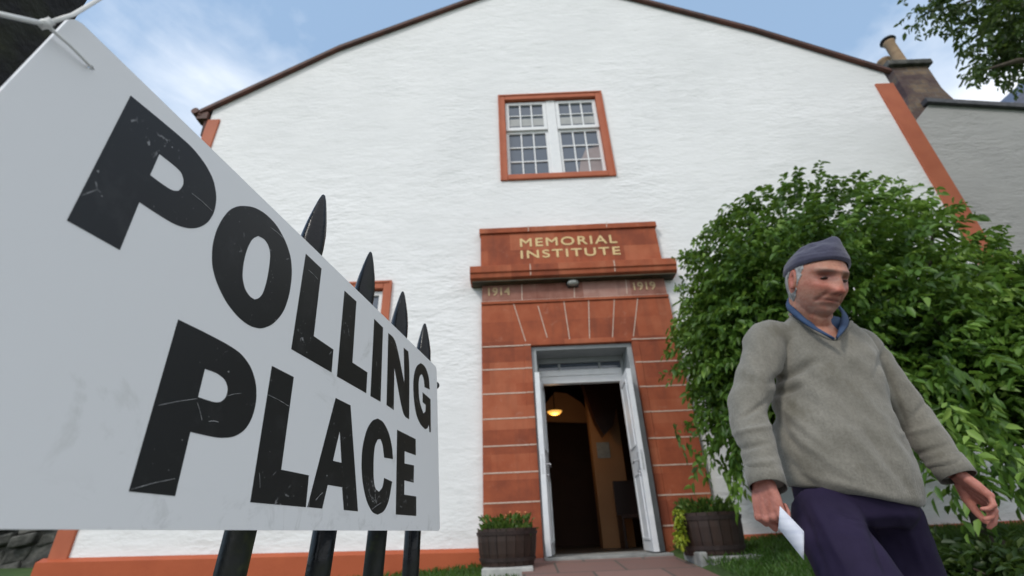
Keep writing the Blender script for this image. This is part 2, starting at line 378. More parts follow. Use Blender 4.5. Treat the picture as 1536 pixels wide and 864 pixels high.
# quoins and plinth
for x0, x1, z1 in ((XL-.02, -5.20, 6.93), (6.86, XR+.03, 7.12)):
    b = MB(); zz = -.08; i = 0
    b.box(x0, x1, Y0-.03, Y0+.3, -.08, z1)
    hb(b, 'quoin', M['redpaint'], bevel=.008)
pb = MB()
def plinth_run(x0, x1, za, zb):
    p = [(x0, Y0-.085, -.9), (x1, Y0-.085, -.9), (x1, Y0-.085, zb-.04), (x0, Y0-.085, za-.04), (x0, Y0-.002, za), (x1, Y0-.002, zb), (x0, Y0-.002, -.9), (x1, Y0-.002, -.9)]
    pb.add(p, [(0, 1, 2, 3), (3, 2, 5, 4), (0, 3, 4, 6), (1, 7, 5, 2)])
plinth_run(XL-.09, -.452, -.03, -.115)
pb.add([(XL-.09, Y0-.085, -.9), (XL-.09, Y0+3, -.9), (XL-.09, Y0+3, -.07), (XL-.09, Y0-.085, -.07), (XL, Y0+3, -.03), (XL, Y0, -.03)], [(0, 1, 2, 3), (3, 2, 4, 5)])
hb(pb, 'plinth', M['plinth']); pb = MB(); plinth_run(2.242, XR+.06, -.095, -.055); hb(pb, 'plinth', M['plinth'])
# door surround
FY = Y0-.09
sb = MB()
sb.box(-.445, .223, FY, Y0+.30, -.30, 2.255); sb.box(1.587, 2.215, FY, Y0+.30, -.30, 2.255)
sb.box(-.445, 2.215, FY+.001, Y0+.30, 2.257, 2.90)
sb.box(-.445, 2.215, FY-.018, Y0+.1, 2.902, 2.945)      # fillet over the voussoirs
sb.box(.13, 1.68, FY-.010, FY+.02, 2.262, 2.33)         # raised edge round the opening
sb.box(.13, .2225, FY-.010, FY+.02, -.28, 2.2615); sb.box(1.5875, 1.68, FY-.010, FY+.02, -.28, 2.2615)
surround = hb(sb, 'door_surround', M['stone'], bevel=.006)
fb = MB(); fb.box(-.435, 2.205, FY+.012, Y0+.1, 2.947, 3.30)
frieze = hb(fb, 'frieze', M['frieze'])
cb = MB(); cp = [(5.845, 3.45), (5.845, 3.345), (5.865, 3.33), (5.875, 3.27), (5.93, 3.235), (6.12, 3.235), (6.12, 3.45)]
n = len(cp)
cb.add([(-.595, y, z) for y, z in cp]+[(2.372, y, z) for y, z in cp], [tuple(range(n)), tuple(range(2*n-1, n-1, -1))]+[(i, (i+1) % n, (i+1) % n+n, i+n) for i in range(n)])
cornice = hb(cb, 'cornice', M['stone'], bevel=.006)
ub = MB(); ub.box(-.57, 2.345, 5.90, 6.09, 3.215, 3.233); hb(ub, 'soffit', M['soffit_dark'], cornice)  # thin dark sheet covering the cornice underside
tb = MB(); tb.box(-.448, 2.235, FY+.0, Y0+.1, 3.452, 4.10); tb.box(-.465, 2.255, FY-.03, Y0+.1, 4.102, 4.195)
tablet = hb(tb, 'tablet', M['stone'], bevel=.008)
# mortar lines
mb = MB(); my = FY-.0022
def seg(u0, v0, u1, v1, y=my, w=.008, mbx=None):
    a = at(u0, v0, y); c = at(u1, v1, y); d = (c-a).normalized(); s = Vector((-d.z, 0, d.x))*w*.6
    (mbx or mb).obox((a+c)/2, (c-a)/2, Vector((0, .0012, 0)), s)
for y in (519, 553.5, 590, 627.6, 668.5, 709, 754):
    z = at(760, y, my).z; mb.obox((( -.44+.128)/2, my, z), (.284, 0, 0), (0, .0012, 0), (0, 0, .0075)); mb.obox((.1765, my-.0105, z), (.045, 0, 0), (0, .0012, 0), (0, 0, .0075))
for y in (506.3, 541, 578, 616, 656, 697, 742, 788):
    z = at(1010, y, my).z; mb.obox(((1.682+2.21)/2, my, z), (.262, 0, 0), (0, .0012, 0), (0, 0, .0075)); mb.obox((1.634, my-.0105, z), (.045, 0, 0), (0, .0012, 0), (0, 0, .0075))
for (a, c) in (((345, 578), (428, 838)), ((505, 600), (565, 805)), ((672, 565), (712, 828)), ((833, 553), (840, 820)), ((1000, 550), (988, 815)), ((1152, 545), (1122, 812))):
    seg(690+a[0]/4.32, 320+a[1]/4.32, 690+c[0]/4.32, 320+c[1]/4.32, my-.001, .010)
hb(mb, 'mortar_joints', M['mortar'], surround)
fm = MB()
for a, c in (((400, 440), (402, 565)), ((740, 470), (742, 548)), ((1072, 405), (1083, 520))):
    seg(690+a[0]/4.32, 320+a[1]/4.32, 690+c[0]/4.32, 320+c[1]/4.32, FY+.0105, .011, fm)
fm.box(-.435, 2.205, FY-.0195, FY-.0175, 2.944, 2.9485)
hb(fm, 'mortar_joints', M['mortar'], frieze)
tm = MB()
for a, c, y in (((443, 80), (443, 115), FY-.0315), ((950, 55), (950, 90), FY-.0315)):
    seg(690+a[0]/4.32, 320+a[1]/4.32, 690+c[0]/4.32, 320+c[1]/4.32, y, .010, tm)
hb(tm, 'mortar_joints', M['mortar'], tablet)
cm = MB()
for x0, x1 in ((455, 452), (1003, 998)):
    q = at(690+x0/4.32, 320+345/4.32, 5.843); cm.box(q.x-.007, q.x+.007, 5.8425, 5.8445, 3.35, 3.45); cm.box(q.x-.007, q.x+.007, 5.862, 5.874, 3.275, 3.33)
hb(cm, 'mortar_joints', M['mortar'], cornice)
# inscriptions
def text_mesh(txt, x0, x1, z0, z1, y, depth, weight=0.0, spacing=1.0):
    cu = bpy.data.curves.new('txt', 'FONT'); cu.body = txt; cu.extrude = .02; cu.offset = weight; cu.space_character = spacing
    o = bpy.data.objects.new('txt', cu); COL.objects.link(o); bpy.context.view_layer.update()
    me = bpy.data.meshes.new_from_object(o.evaluated_get(bpy.context.evaluated_depsgraph_get()))
    V = np.array([v.co[:] for v in me.vertices]); mn = V.min(0); mx = V.max(0)
    b = MB(); sx = (x1-x0)/(mx[0]-mn[0]); sz = (z1-z0)/(mx[1]-mn[1])
    b.add([(x0+(v[0]-mn[0])*sx, y-(v[2]-mn[2])/(mx[2]-mn[2])*depth, z0+(v[1]-mn[1])*sz) for v in V], [tuple(p.vertices) for p in me.polygons])
    bpy.data.objects.remove(o); return b
ty = FY-.001
r1 = text_mesh('MEMORIAL', .150, 1.615, 3.845, 3.990, ty, .006, 0, 1.18)
r2 = text_mesh('INSTITUTE', .150, 1.635, 3.640, 3.775, ty, .006, 0, 1.18)
r1.add(r2.v, r2.f); base_v, base_f = list(r1.v), list(r1.f)
for dx, dz_, dd in ((.007, 0, .0006), (.0035, .006, .0011), (.0035, -.004, .0016)):
    r1.add([(x+dx, y+(dd if y < ty-.001 else 0), z+dz_) for x, y, z in base_v], base_f)
o = hb(r1, 'inscription', M['gold'], tablet); o['label'] = 'gilt capitals reading MEMORIAL INSTITUTE'
y4 = text_mesh('1914', -.345, -.03, 3.045, 3.175, FY+.011, .008, .012); y9 = text_mesh('1919', 1.745, 2.06, 3.035, 3.165, FY+.011, .008, .012)
o = hb(y4, 'date', M['goldworn'], frieze); o['label'] = 'worn date 1914 on the left of the frieze'
o = hb(y9, 'date', M['goldworn'], frieze); o['label'] = 'worn date 1919 on the right of the frieze'
# windows ------------------------------------------------
def window(x0, x1, z0, z1, label):
    """outer margins x0..x1, z0..z1"""
    mg = .125; b = MB()
    ix0, ix1, iz0, iz1 = x0+mg, x1-mg, z0+mg*.85, z1-mg
    b.box(x0, ix0, Y0-.03, Y0+.14, z0, z1); b.box(ix1, x1, Y0-.03, Y0+.14, z0, z1)
    b.box(ix0, ix1, Y0-.029, Y0+.14, iz1, z1); b.box(ix0, ix1, Y0-.045, Y0+.14, z0, iz0)
    w = hb(b, 'window', M['redpaint'], bevel=.012); w['label'] = label
    # raised outer bead
    bb = MB(); t = .03
    bb.box(x0+.001, x0+t, Y0-.042, Y0-.02, z0+.001, z1-.001); bb.box(x1-t, x1-.001, Y0-.042, Y0-.02, z0+.001, z1-.001); bb.box(x0+t, x1-t, Y0-.042, Y0-.02, z1-t, z1-.001)
    hb(bb, 'moulding', M['redpaint'], w)
    cx = (ix0+ix1)/2; mw = .085
    m2 = MB(); m2.box(cx-mw, cx+mw, Y0+.03, Y0+.15, iz0, iz1); hb(m2, 'mullion', M['white'], w, bevel=.006)
    for a, c in ((ix0, cx-mw), (cx+mw, ix1)):
        zt = iz0+(iz1-iz0)*.60
        f = MB(); fr = .05
        # lower sash set back, upper sash hangs in front
        f.box(a, a+fr, Y0+.075, Y0+.125, iz0, zt); f.box(c-fr, c, Y0+.075, Y0+.125, iz0, zt); f.box(a+fr, c-fr, Y0+.0755, Y0+.125, iz0, iz0+.055); f.box(a+fr, c-fr, Y0+.0755, Y0+.125, zt-.05, zt)
        for k in (1, 2):
            x = a+fr+(c-a-2*fr)*k/3; f.box(x-.011, x+.011, Y0+.08, Y0+.12, iz0+.055, zt-.05)
            z = iz0+.055+(zt-.05-iz0-.055)*k/3; f.box(a+fr, c-fr, Y0+.082, Y0+.12, z-.011, z+.011)
        hb(f, 'sash', M['white'], w)
        f = MB(); fr = .065; zb = zt+.001; ztop = iz1-.02
        f.box(a+.005, a+fr, Y0+.035, Y0+.09, zb, ztop); f.box(c-fr, c-.005, Y0+.035, Y0+.09, zb, ztop); f.box(a+fr, c-fr, Y0+.0355, Y0+.09, zb, zb+.07); f.box(a+fr, c-fr, Y0+.0355, Y0+.09, ztop-.06, ztop)
        for k in (1, 2):
            x = a+fr+(c-a-2*fr)*k/3; f.box(x-.012, x+.012, Y0+.045, Y0+.085, zb+.07, ztop-.06)
            
        z = zb+.07+(ztop-.06-zb-.07)*.52; f.box(a+fr, c-fr, Y0+.047, Y0+.085, z-.008, z+.008)
        hb(f, 'sash', M['white'], w)
        g = MB(); g.add([(a, Y0+.105, iz0), (c, Y0+.105, iz0), (c, Y0+.105, zt), (a, Y0+.105, zt)], [(0, 1, 2, 3)])
        g.add([(a, Y0+.07, zb), (c, Y0+.07, zb), (c, Y0+.07, ztop), (a, Y0+.07, ztop)], [(0, 1, 2, 3)])
        hb(g, 'glass', M['glass'], w)
        bl = MB(); bl.box(a+fr, c-fr, Y0+.0655, Y0+.0685, zb+.13, zb+.22+(ztop-zb)*.12); hb(bl, 'blind', M['blind'], w)
    if z0 > 4:
        cu = MB(); x = ix1-.05
        cu.add([(x, Y0+.102, iz0+.05), (x-.42, Y0+.102, iz0+.05), (x-.36, Y0+.102, iz0+.35), (x-.24, Y0+.102, iz0+.62), (x, Y0+.102, iz0+.68)], [(0, 1, 2, 3, 4)])
        hb(cu, 'curtain', M['curtain'], w)
window(-.11, 1.81, 5.21, 7.235, 'upper white sash window in the gable over the door')
window(-3.66, -1.765, 1.40, 3.40, 'ground floor sash window half hidden behind the sign')
# doors ------------------------------------------------
b = MB(); dz = -.225
b.box(.224, .29, 6.05, 6.50, dz, 2.20); b.box(1.52, 1.586, 6.05, 6.50, dz, 2.20); b.box(.224, 1.586, 6.05, 6.50, 2.201, 2.2545)
b.box(.29, .33, 6.40, 6.48, dz, 2.20); b.box(1.48, 1.52, 6.40, 6.48, dz, 2.20); b.box(.33, 1.48, 6.40, 6.48, 2.13, 2.20)
hb(b, 'door_frame', M['greypaint'], bevel=.004)
b = MB(); b.box(.33, 1.48, 6.38, 6.475, 1.83, 2.02); b.box(.36, 1.45, 6.365, 6.38, 1.93, 1.995); hb(b, 'transom', M['white'], bevel=.006)
fl = MB(); 
for x in (.62, 1.19): fl.box(x-.015, x+.015, 6.42, 6.46, 2.021, 2.129)
fw = hb(fl, 'fanlight', M['greypaint'])
g = MB(); g.box(.33, 1.48, 6.44, 6.446, 2.021, 2.129); hb(g, 'glass', M['glass'], fw)
def leaf_door(hx, lx, inner, label):
    """leaf hinged at (hx,6.38) with its leading edge at (lx,5.78); inner = side of the inner face"""
    H = Vector((hx, 6.38, 0)); Lp = Vector((lx, 5.78, 0)); d = (Lp-H).normalized(); s = Vector((-d.y, d.x, 0)); t = .030
    c = (H+Lp)/2; b = MB(); w = (Lp-H).length/2
    b.obox(c+Vector((0, 0, .80)), d*w, s*t, Vector((0, 0, 1.015)))
    for zz, hh in ((.25, .34), (1.30, .40)):
        for sg in (-1, 1):
            for k in (-1, 1):
                b.obox(c+Vector((0, 0, zz))+s*sg*(t+.006)+d*k*w*.62, d*.012, s*.006, Vector((0, 0, hh)))
                b.obox(c+Vector((0, 0, zz+k*hh))+s*sg*(t+.0055)+Vector((0, 0, 0)), d*w*.62, s*.006, Vector((0, 0, .012)))
    o = hb(b, 'door', M['doorpaint'], bevel=.003); o['label'] = label
    hm = MB(); e = Lp-d*.06+Vector((0, 0, .72))
    hm.tube([e+s*inner*t, e+s*inner*(t+.05)], .009, 10); hm.tube([e+s*inner*(t+.05), e+s*inner*(t+.052)-d*.11-Vector((0, 0, .02))], .009, 10)
    hm.obox(e+s*inner*(t+.003), d*.02, s*.003, Vector((0, 0, .09)))
    hm.tube([e+s*inner*t-Vector((0, 0, .12)), e+s*inner*(t+.03)-Vector((0, 0, .12))], .014, 10)
    hb(hm, 'handle', M['chrome'], o)
    lk = MB(); lk.obox(Lp+d*.0012+Vector((0, 0, .72)), d*.0012, s*.012, Vector((0, 0, .11))); hb(lk, 'lock_plate', M['chrome'], o)
leaf_door(.345, .268, -1 if False else 1, 'left white door leaf folded outwards')
leaf_door(1.455, 1.425, -1, 'right white door leaf folded outwards')
b = MB(); b.box(.224, 1.586, 5.72, 6.6, -.30, dz-.002); hb(b, 'threshold', M['blockdark'], bevel=.01)
# interior room
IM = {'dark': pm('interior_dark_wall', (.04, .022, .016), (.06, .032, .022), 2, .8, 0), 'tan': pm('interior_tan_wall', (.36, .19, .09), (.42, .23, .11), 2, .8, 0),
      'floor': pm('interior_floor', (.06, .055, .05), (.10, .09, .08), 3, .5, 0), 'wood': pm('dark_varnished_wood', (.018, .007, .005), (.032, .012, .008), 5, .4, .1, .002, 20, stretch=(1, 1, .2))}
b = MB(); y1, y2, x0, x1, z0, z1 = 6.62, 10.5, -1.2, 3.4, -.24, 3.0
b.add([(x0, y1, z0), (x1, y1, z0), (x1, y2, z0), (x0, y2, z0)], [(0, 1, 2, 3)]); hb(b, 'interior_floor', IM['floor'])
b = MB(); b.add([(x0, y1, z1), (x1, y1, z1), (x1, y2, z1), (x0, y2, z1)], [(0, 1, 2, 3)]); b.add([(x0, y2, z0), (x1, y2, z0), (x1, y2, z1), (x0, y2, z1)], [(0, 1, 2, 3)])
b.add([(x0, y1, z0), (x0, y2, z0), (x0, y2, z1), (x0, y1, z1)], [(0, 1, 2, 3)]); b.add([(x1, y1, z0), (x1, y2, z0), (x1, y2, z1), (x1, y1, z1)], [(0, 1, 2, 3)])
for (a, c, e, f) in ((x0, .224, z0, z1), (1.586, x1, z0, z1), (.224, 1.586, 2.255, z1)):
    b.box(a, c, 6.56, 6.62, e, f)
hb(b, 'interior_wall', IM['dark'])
b = MB(); q0 = at(890, 640, 8.6); q1 = at(948, 700, 8.6)
b.box(1.28, 1.80, 8.6, 8.9, z0, 2.95); hb(b, 'interior_pier', IM['tan'])
b = MB(); arch = []
A0 = [(829, 596), (850, 590), (872, 600), (892, 640), (903, 665), (915, 660), (925, 600), (930, 560), (800, 560), (800, 640), (812, 640), (815, 610)]
gp = [at(u, v, 9.6) for u, v in ((816, 632), (818, 606), (832, 588), (850, 590), (872, 604), (884, 622), (880, 634))]
b.prism([(p.x, p.z) for p in gp], 9.6, 9.7); hb(b, 'interior_gable', IM['tan'])
b = MB()
pts = [at(u, v, 8.3) for u, v in ((868, 560), (880, 600), (893, 635), (905, 655), (918, 640), (926, 600), (928, 560))]
for i in range(len(pts)-1): pass
b.prism([(p.x, p.z) for p in pts], 8.2, 8.45); hb(b, 'interior_arch', IM['wood'])
# pendant lamp
pc = at(832, 619, 8.0); lamp = empty('pendant_lamp', tuple(pc)); tag(lamp, 'small yellow bowl pendant lamp glowing inside the doorway', 'lamp')
m, nt, N, L, B = new_mat('lit_shade'); B.inputs['Base Color'].default_value = (.7, .4, .1, 1); B.inputs['Emission Color'].default_value = (1, .50, .10, 1); B.inputs['Emission Strength'].default_value = .75
b = MB(); b.lathe([(.02, -.040), (.075, -.028), (.118, .005), (.125, .02), (.118, .022), (.02, .02)], n=24); b.build('lamp_shade', m, lamp, smooth=True)
b = MB(); b.tube([(0, 0, .03), (0, 0, 3.0-pc.z)], .008, 8); b.build('cord', M['black'], lamp)
ld = bpy.data.lights.new('pendant_bulb', 'POINT'); ld.energy = 5; ld.color = (1, .6, .3); ld.shadow_soft_size = .08
lo = bpy.data.objects.new('pendant_bulb', ld); lo.location = (0, 0, -.12); link(lo, lamp)
# notice, chair inside
q = at(905, 675, 8.58)
b = MB(); b.box(-.11, .11, -.006, 0, -.13, .13); o = b.build('notice_sheet', pm('paper_notice', (.22, .26, .27), (.4, .44, .44), 9, .8, 0, stretch=(1, 1, 4)), loc=None); o.location = (q.x, 8.592, q.z)
tag(o, 'small pale notice pinned to the tan wall inside the doorway', 'notice')
q = at(932, 800, 8.0); ch = empty('wooden_bench', (q.x+.30, 8.0, -.24)); tag(ch, 'dark wooden bench end just inside the right door', 'bench')
b = MB(); b.box(-.3, .3, -.2, .2, .40, .45); b.build('seat', IM['wood'], ch, bevel=.006)
b = MB(); b.box(-.3, .3, .17, .21, .45, .95); b.build('backrest', IM['wood'], ch, bevel=.006)
for sx in (-.28, .28):
    b = MB(); b.box(sx-.02, sx+.02, -.2, .2, 0, .398); b.build('side_panel', IM['wood'], ch, bevel=.004)
# bulkhead light under cornice
q = at(859, 425, 5.99); lt = empty('bulkhead_light', (q.x, FY+.01, q.z)); tag(lt, 'round grey bulkhead light under the cornice between the two dates', 'light')
b = MB(); b.ball((0, -.045, 0), (.085, .055, .050), n=20, m=12); b.build('lens', pm('frosted_dome', (.25, .26, .25), (.42, .43, .40), 12, .3, .1, .002, 30), lt, smooth=True)
b = MB(); b.box(-.08, .08, -.03, -.001, -.055, .012); b.build('bracket', M['hoop'], lt, bevel=.004)
b = MB(); b.box(-.095, .095, -.012, -.0012, -.015, .06); b.build('backplate', M['black'], lt, bevel=.004)
# ------------------------------------------------------------------ neighbours
nb = empty('neighbouring_house', (11, 8, -.3)); tag(nb, 'grey rendered house with stone chimney beyond the right corner of the hall', 'house')
NO = Vector((11, 8, -.3))
def sub(b, name, mat, parent, off, **k):
    o = b.build(name, mat, parent, **k); o.location = Vector(o.location)-off; return o
def P8(u, v): 
    p = at(u, v, 8.0); return (p.x, p.z)
tl = P8(1372, 184); t2 = P8(1394, 156); t3 = P8(1536, 166)
b = MB(); b.prism([(8.6, -.5), (18, -.5), (18, t3[1]-.9), t3, t2, tl, (8.6, tl[1]-.6)], 8.0, 16); sub(b, 'wall', M['harl'], nb, NO)
b = MB(); e = (18, t3[1]-.9)
for (a, c) in (((t2[0]-.12, t2[1]-.02), t3), (t3, e)):
    b.prism([(a[0], a[1]+.005), (c[0], c[1]+.005), (c[0], c[1]+.13), (a[0], a[1]+.13)], 7.9, 16.1)
rf = sub(b, 'roof', M['slate'], nb, NO)
cht = at(1340, 100, 8.1); chr_ = at(1397, 92, 8.1)
cx0, cx1 = 9.72, 10.62; ztop = 10.0
b = MB(); b.prism([(8.9, 7.2), (10.75, 7.6), (10.75, 8.7), (cx1, 9.2), (cx1, ztop), (cx0, ztop), (cx0-.02, 9.0), (9.45, 8.2)], 8.06, 8.95)
ch = sub(b, 'chimney', M['chimney'], nb, NO)
b = MB(); b.box(cx0-.10, cx1+.10, 7.96, 9.05, ztop+.002, ztop+.16); b.box(cx0-.04, cx1+.04, 8.02, 8.99, ztop+.162, ztop+.24); o = b.build('chimney_cap', M['dark_stone'], ch, bevel=.02)
pt = at(1352, 96, 8.5); ptop = at(1334, 64, 8.5)
zb_ = ztop+.20; H_ = ptop.z-zb_
b = MB(); b.lathe([(.16, 0), (.135, .1), (.12, H_-.1), (.14, H_-.06), (.14, H_), (.11, H_+.01)], (pt.x+.02, 8.5, zb_), 18); b.build('chimney_pot', M['pot'], ch, smooth=True)
b = MB(); b.lathe([(.14, 0), (.19, .04), (.17, .09), (.08, .13), (.03, .14)], (pt.x+.02, 8.5, zb_+H_+.005), 18); b.build('chimney_cowl', M['black'], ch)
p2 = at(1324, 92, 8.9)
b = MB(); b.lathe([(.18, 0), (.15, .1), (.14, .9), (.17, .93), (.17, 1.0), (.12, 1.02)], (p2.x+.02, 8.9, p2.z-1.0), 18); b.build('chimney_pot', M['pot'], ch, smooth=True)
b = MB(); b.box(p2.x-.25, cx0-.105, 8.65, 9.15, p2.z-2.2, p2.z-1.0); b.build('chimney_shoulder', M['chimney'], ch)
for o_ in ch.children: o_.location = (0, 0, 0)
h2 = empty('slate_roofed_house', (22, 16, -.3)); tag(h2, 'distant house showing a blue slate roof slope at the right edge', 'house')
O2 = Vector((22, 16, -.3)); g0 = at(1508, 156, 16.2); g1 = at(1540, 122, 16.2)
sl = (g1.z-g0.z)/(g1.x-g0.x)
b = MB(); b.box(g0.x+.2, g0.x+8, 16.3, 24, -.5, g0.z+.2); sub(b, 'wall', M['harl'], h2, O2)
b = MB(); b.prism([(g0.x, g0.z-.3), (g0.x+8.2, g0.z-.3), (g0.x+4.1, g0.z+4.1*sl)], 16.2, 24.2); sub(b, 'roof', M['blueslate'], h2, O2)
# left boundary wall
sw = MB()
for r_ in range(6):
    x = -30
    while x < -5.6:
        w = random.uniform(.25, .6); h = .22
        sw.obox((x+w/2, 9.0+random.uniform(-.10, .06), -.3+r_*.225+.11+random.uniform(-.03, .03)), (w/2-.02, random.uniform(-.05, .05), random.uniform(-.05, .05)), (0, .2, 0), (random.uniform(-.04, .04), random.uniform(-.03, .03), h/2-random.uniform(.0, .035))); x += w
sw.box(-30, -5.6, 8.88, 9.12, -.4, .98)
tag(sw.build('stone_wall', M['dark_stone'], bevel=.03), 'dark rubble boundary wall at the far left behind the sign', 'wall')
# ------------------------------------------------------------------ planters
def planter(x, y, z0, r0, r1, h, label):
    root = empty('barrel_planter', (x, y, z0)); tag(root, label, 'planter', 'half barrel planters either side of the door')
    b = MB(); n = 20
    for k in range(n):
        a0 = 2*math.pi*(k+.03)/n; a1 = 2*math.pi*(k+.97)/n; pr = []
        for t in (0, .33, .66, 1): pr.append((r0+(r1-r0)*t+.012*math.sin(t*math.pi), h*t))
        vs = [((r-dd)*math.cos(a), (r-dd)*math.sin(a), z) for dd in (0, .025) for r, z in pr for a in (a0, a1)]
        m = len(pr); fs = [(2*i, 2*i+1, 2*i+3, 2*i+2) for i in range(m-1)]+[(2*m+2*i, 2*m+2*i+2, 2*m+2*i+3, 2*m+2*i+1) for i in range(m-1)]
        fs += [(2*i, 2*i+2, 2*m+2*i+2, 2*m+2*i) for i in range(m-1)]+[(2*i+1, 2*m+2*i+1, 2*m+2*i+3, 2*i+3) for i in range(m-1)]
        fs += [(2*m-2, 2*m-1, 4*m-1, 4*m-2), (0, 2*m, 2*m+1, 1)]
        b.add(vs, fs)
    b.build('barrel', M['barrel'], root)
    for t in (.12, .82):
        b = MB(); rr = r0+(r1-r0)*t+.012*math.sin(t*math.pi); rr2 = r0+(r1-r0)*(t+.09)+.012
        b.lathe([(rr-.03, h*t), (rr+.006, h*t), (rr2+.006, h*(t+.1)), (rr2-.03, h*(t+.1))], n=40); 
        me = b.build('hoop', M['hoop'], root, smooth=False)
    b = MB(); b.lathe([(.01, h*.5), (r0, h*.5), (r1-.03, h*.86), (.01, h*.9)], n=24); b.build('soil', M['soil'], root)
    return root
PLz = -.235
planter(-.16, 5.42, -.262, .262, .300, .325, 'dark half barrel planter left of the door on a white block')
planter(1.84, 5.25, -.235, .275, .310, .36, 'dark half barrel planter right of the door with yellow trailing leaves')
def block(name, x0, x1, y0, y1, z0, z1, mat, label):
    b = MB(); b.box(x0, x1, y0, y1, z0, z1)
    bm_o = b.build(name, mat, bevel=.015); tag(bm_o, label, 'stone block')
    s = bm_o.modifiers.new('d', 'SUBSURF'); s.subdivision_type = 'SIMPLE'; s.levels = 3; s.render_levels = 3
    return bm_o
block('stone_block', -.40, .09, 5.12, 5.66, -.40, -.264, M['block'], 'flat white stone block under the left barrel planter')
block('stone_block', 1.68, 2.14, 4.85, 5.45, -.42, -.237, M['blockdark'], 'large grey stone block under the right barrel planter')
block('stone_block', 1.60, 1.675, 4.95, 5.45, -.38, -.20, M['blockdark'], 'small grey kerb stone between right door leaf and large grey block')
def plant(x, y, z, r, n, hmax, mat, label, seed, flowers=0, group='plants in the barrels'):
    rr = np.random.default_rng(seed); root = empty('bedding_plant', (x, y, z)); tag(root, label, 'plant', group)
    a = rr.random(n)*6.283; q = np.sqrt(rr.random(n))*r
    pos = np.stack([q*np.cos(a), q*np.sin(a), rr.random(n)**1.5*hmax*.7], 1)
    d = np.stack([np.cos(a)*.6, np.sin(a)*.6, .5+rr.random(n)*1.3], 1)+rr.normal(size=(n, 3))*.35
    leaf_mesh('leaves', pos, d, .075, mat, root, width=.30, seed=seed, fold=.2, droop=.15)
    st = MB()
    for i in range(16):
        aa = rr.random()*6.283; q = rr.random()*r; p = Vector((q*math.cos(aa), q*math.sin(aa), -.02)); st.tube([p, p+Vector((math.cos(aa)*.03, math.sin(aa)*.03, hmax*.6)), p+Vector((math.cos(aa)*.07, math.sin(aa)*.07, hmax*(.8+.4*rr.random())))], [.004, .003, .0015], 5)
    st.build('stem', mat, root)
    for i in range(flowers):
        aa = rr.random()*6.283; q = rr.random()*r*.8
        f = MB(); f.ball((q*math.cos(aa), q*math.sin(aa), hmax*(.7+.4*rr.random())), (.016, .016, .012), n=8, m=5); f.build('flower', M['flower'], root)
    return root
plant(-.16, 5.42, .03, .26, 520, .17, M['leaf3'], 'low green plant with small orange flowers in the left barrel', 3, 7)
plant(1.84, 5.25, .09, .27, 640, .19, M['leaf3'], 'loose green grassy plant filling the right barrel', 4, 0)
rr = np.random.default_rng(9); n = 260; t = rr.random(n)
pos = np.stack([-.27-.04*t+rr.normal(size=n)*.02, -.10+rr.normal(size=n)*.04, .03-.30*t+rr.normal(size=n)*.015], 1)+np.array([1.80, 5.20, .13])
tag(leaf_mesh('trailing_plant', pos, rr.normal(size=(n, 3))+np.array([-.3, -.5, -.6]), .04, M['leafy'], width=.7, seed=5), 'bright yellow trailing plant spilling over the right barrel rim', 'plant')
# ------------------------------------------------------------------ grass blades
def grass():
    r = np.random.default_rng(11); P = []
    n = 90000; x = r.uniform(-7.5, 8, n); y = r.uniform(2.6, 6.0, n)
    keep = ~((x > -.06) & (x < 1.62))
    keep &= (np.abs(x/y) < 1.35)
    x = x[keep]; y = y[keep]
    z = np.array([gz(a, b) for a, b in zip(x, y)])
    tuft = np.array([noise.noise(Vector((a*2.2, b*2.2, 3))) for a, b in zip(x, y)])
    pos = np.stack([x, y, z-.005], 1); d = r.normal(size=(len(x), 3))*.35; d[:, 2] = 1
    L_ = .045+.04*np.clip(tuft+.3, 0, 1)+(.05*r.random(len(x)))*(y > 5.85)
    o = leaf_mesh('grass', pos, d*1.0, .075, M['grassb'], width=.10, seed=2, tone=np.clip(.35+tuft*.5+r.normal(size=len(x))*.18, 0, 1), fold=.1, droop=.2)
    tag(o, 'short rough grass growing between the path and the red plinth', 'grass', kind='stuff')
grass()
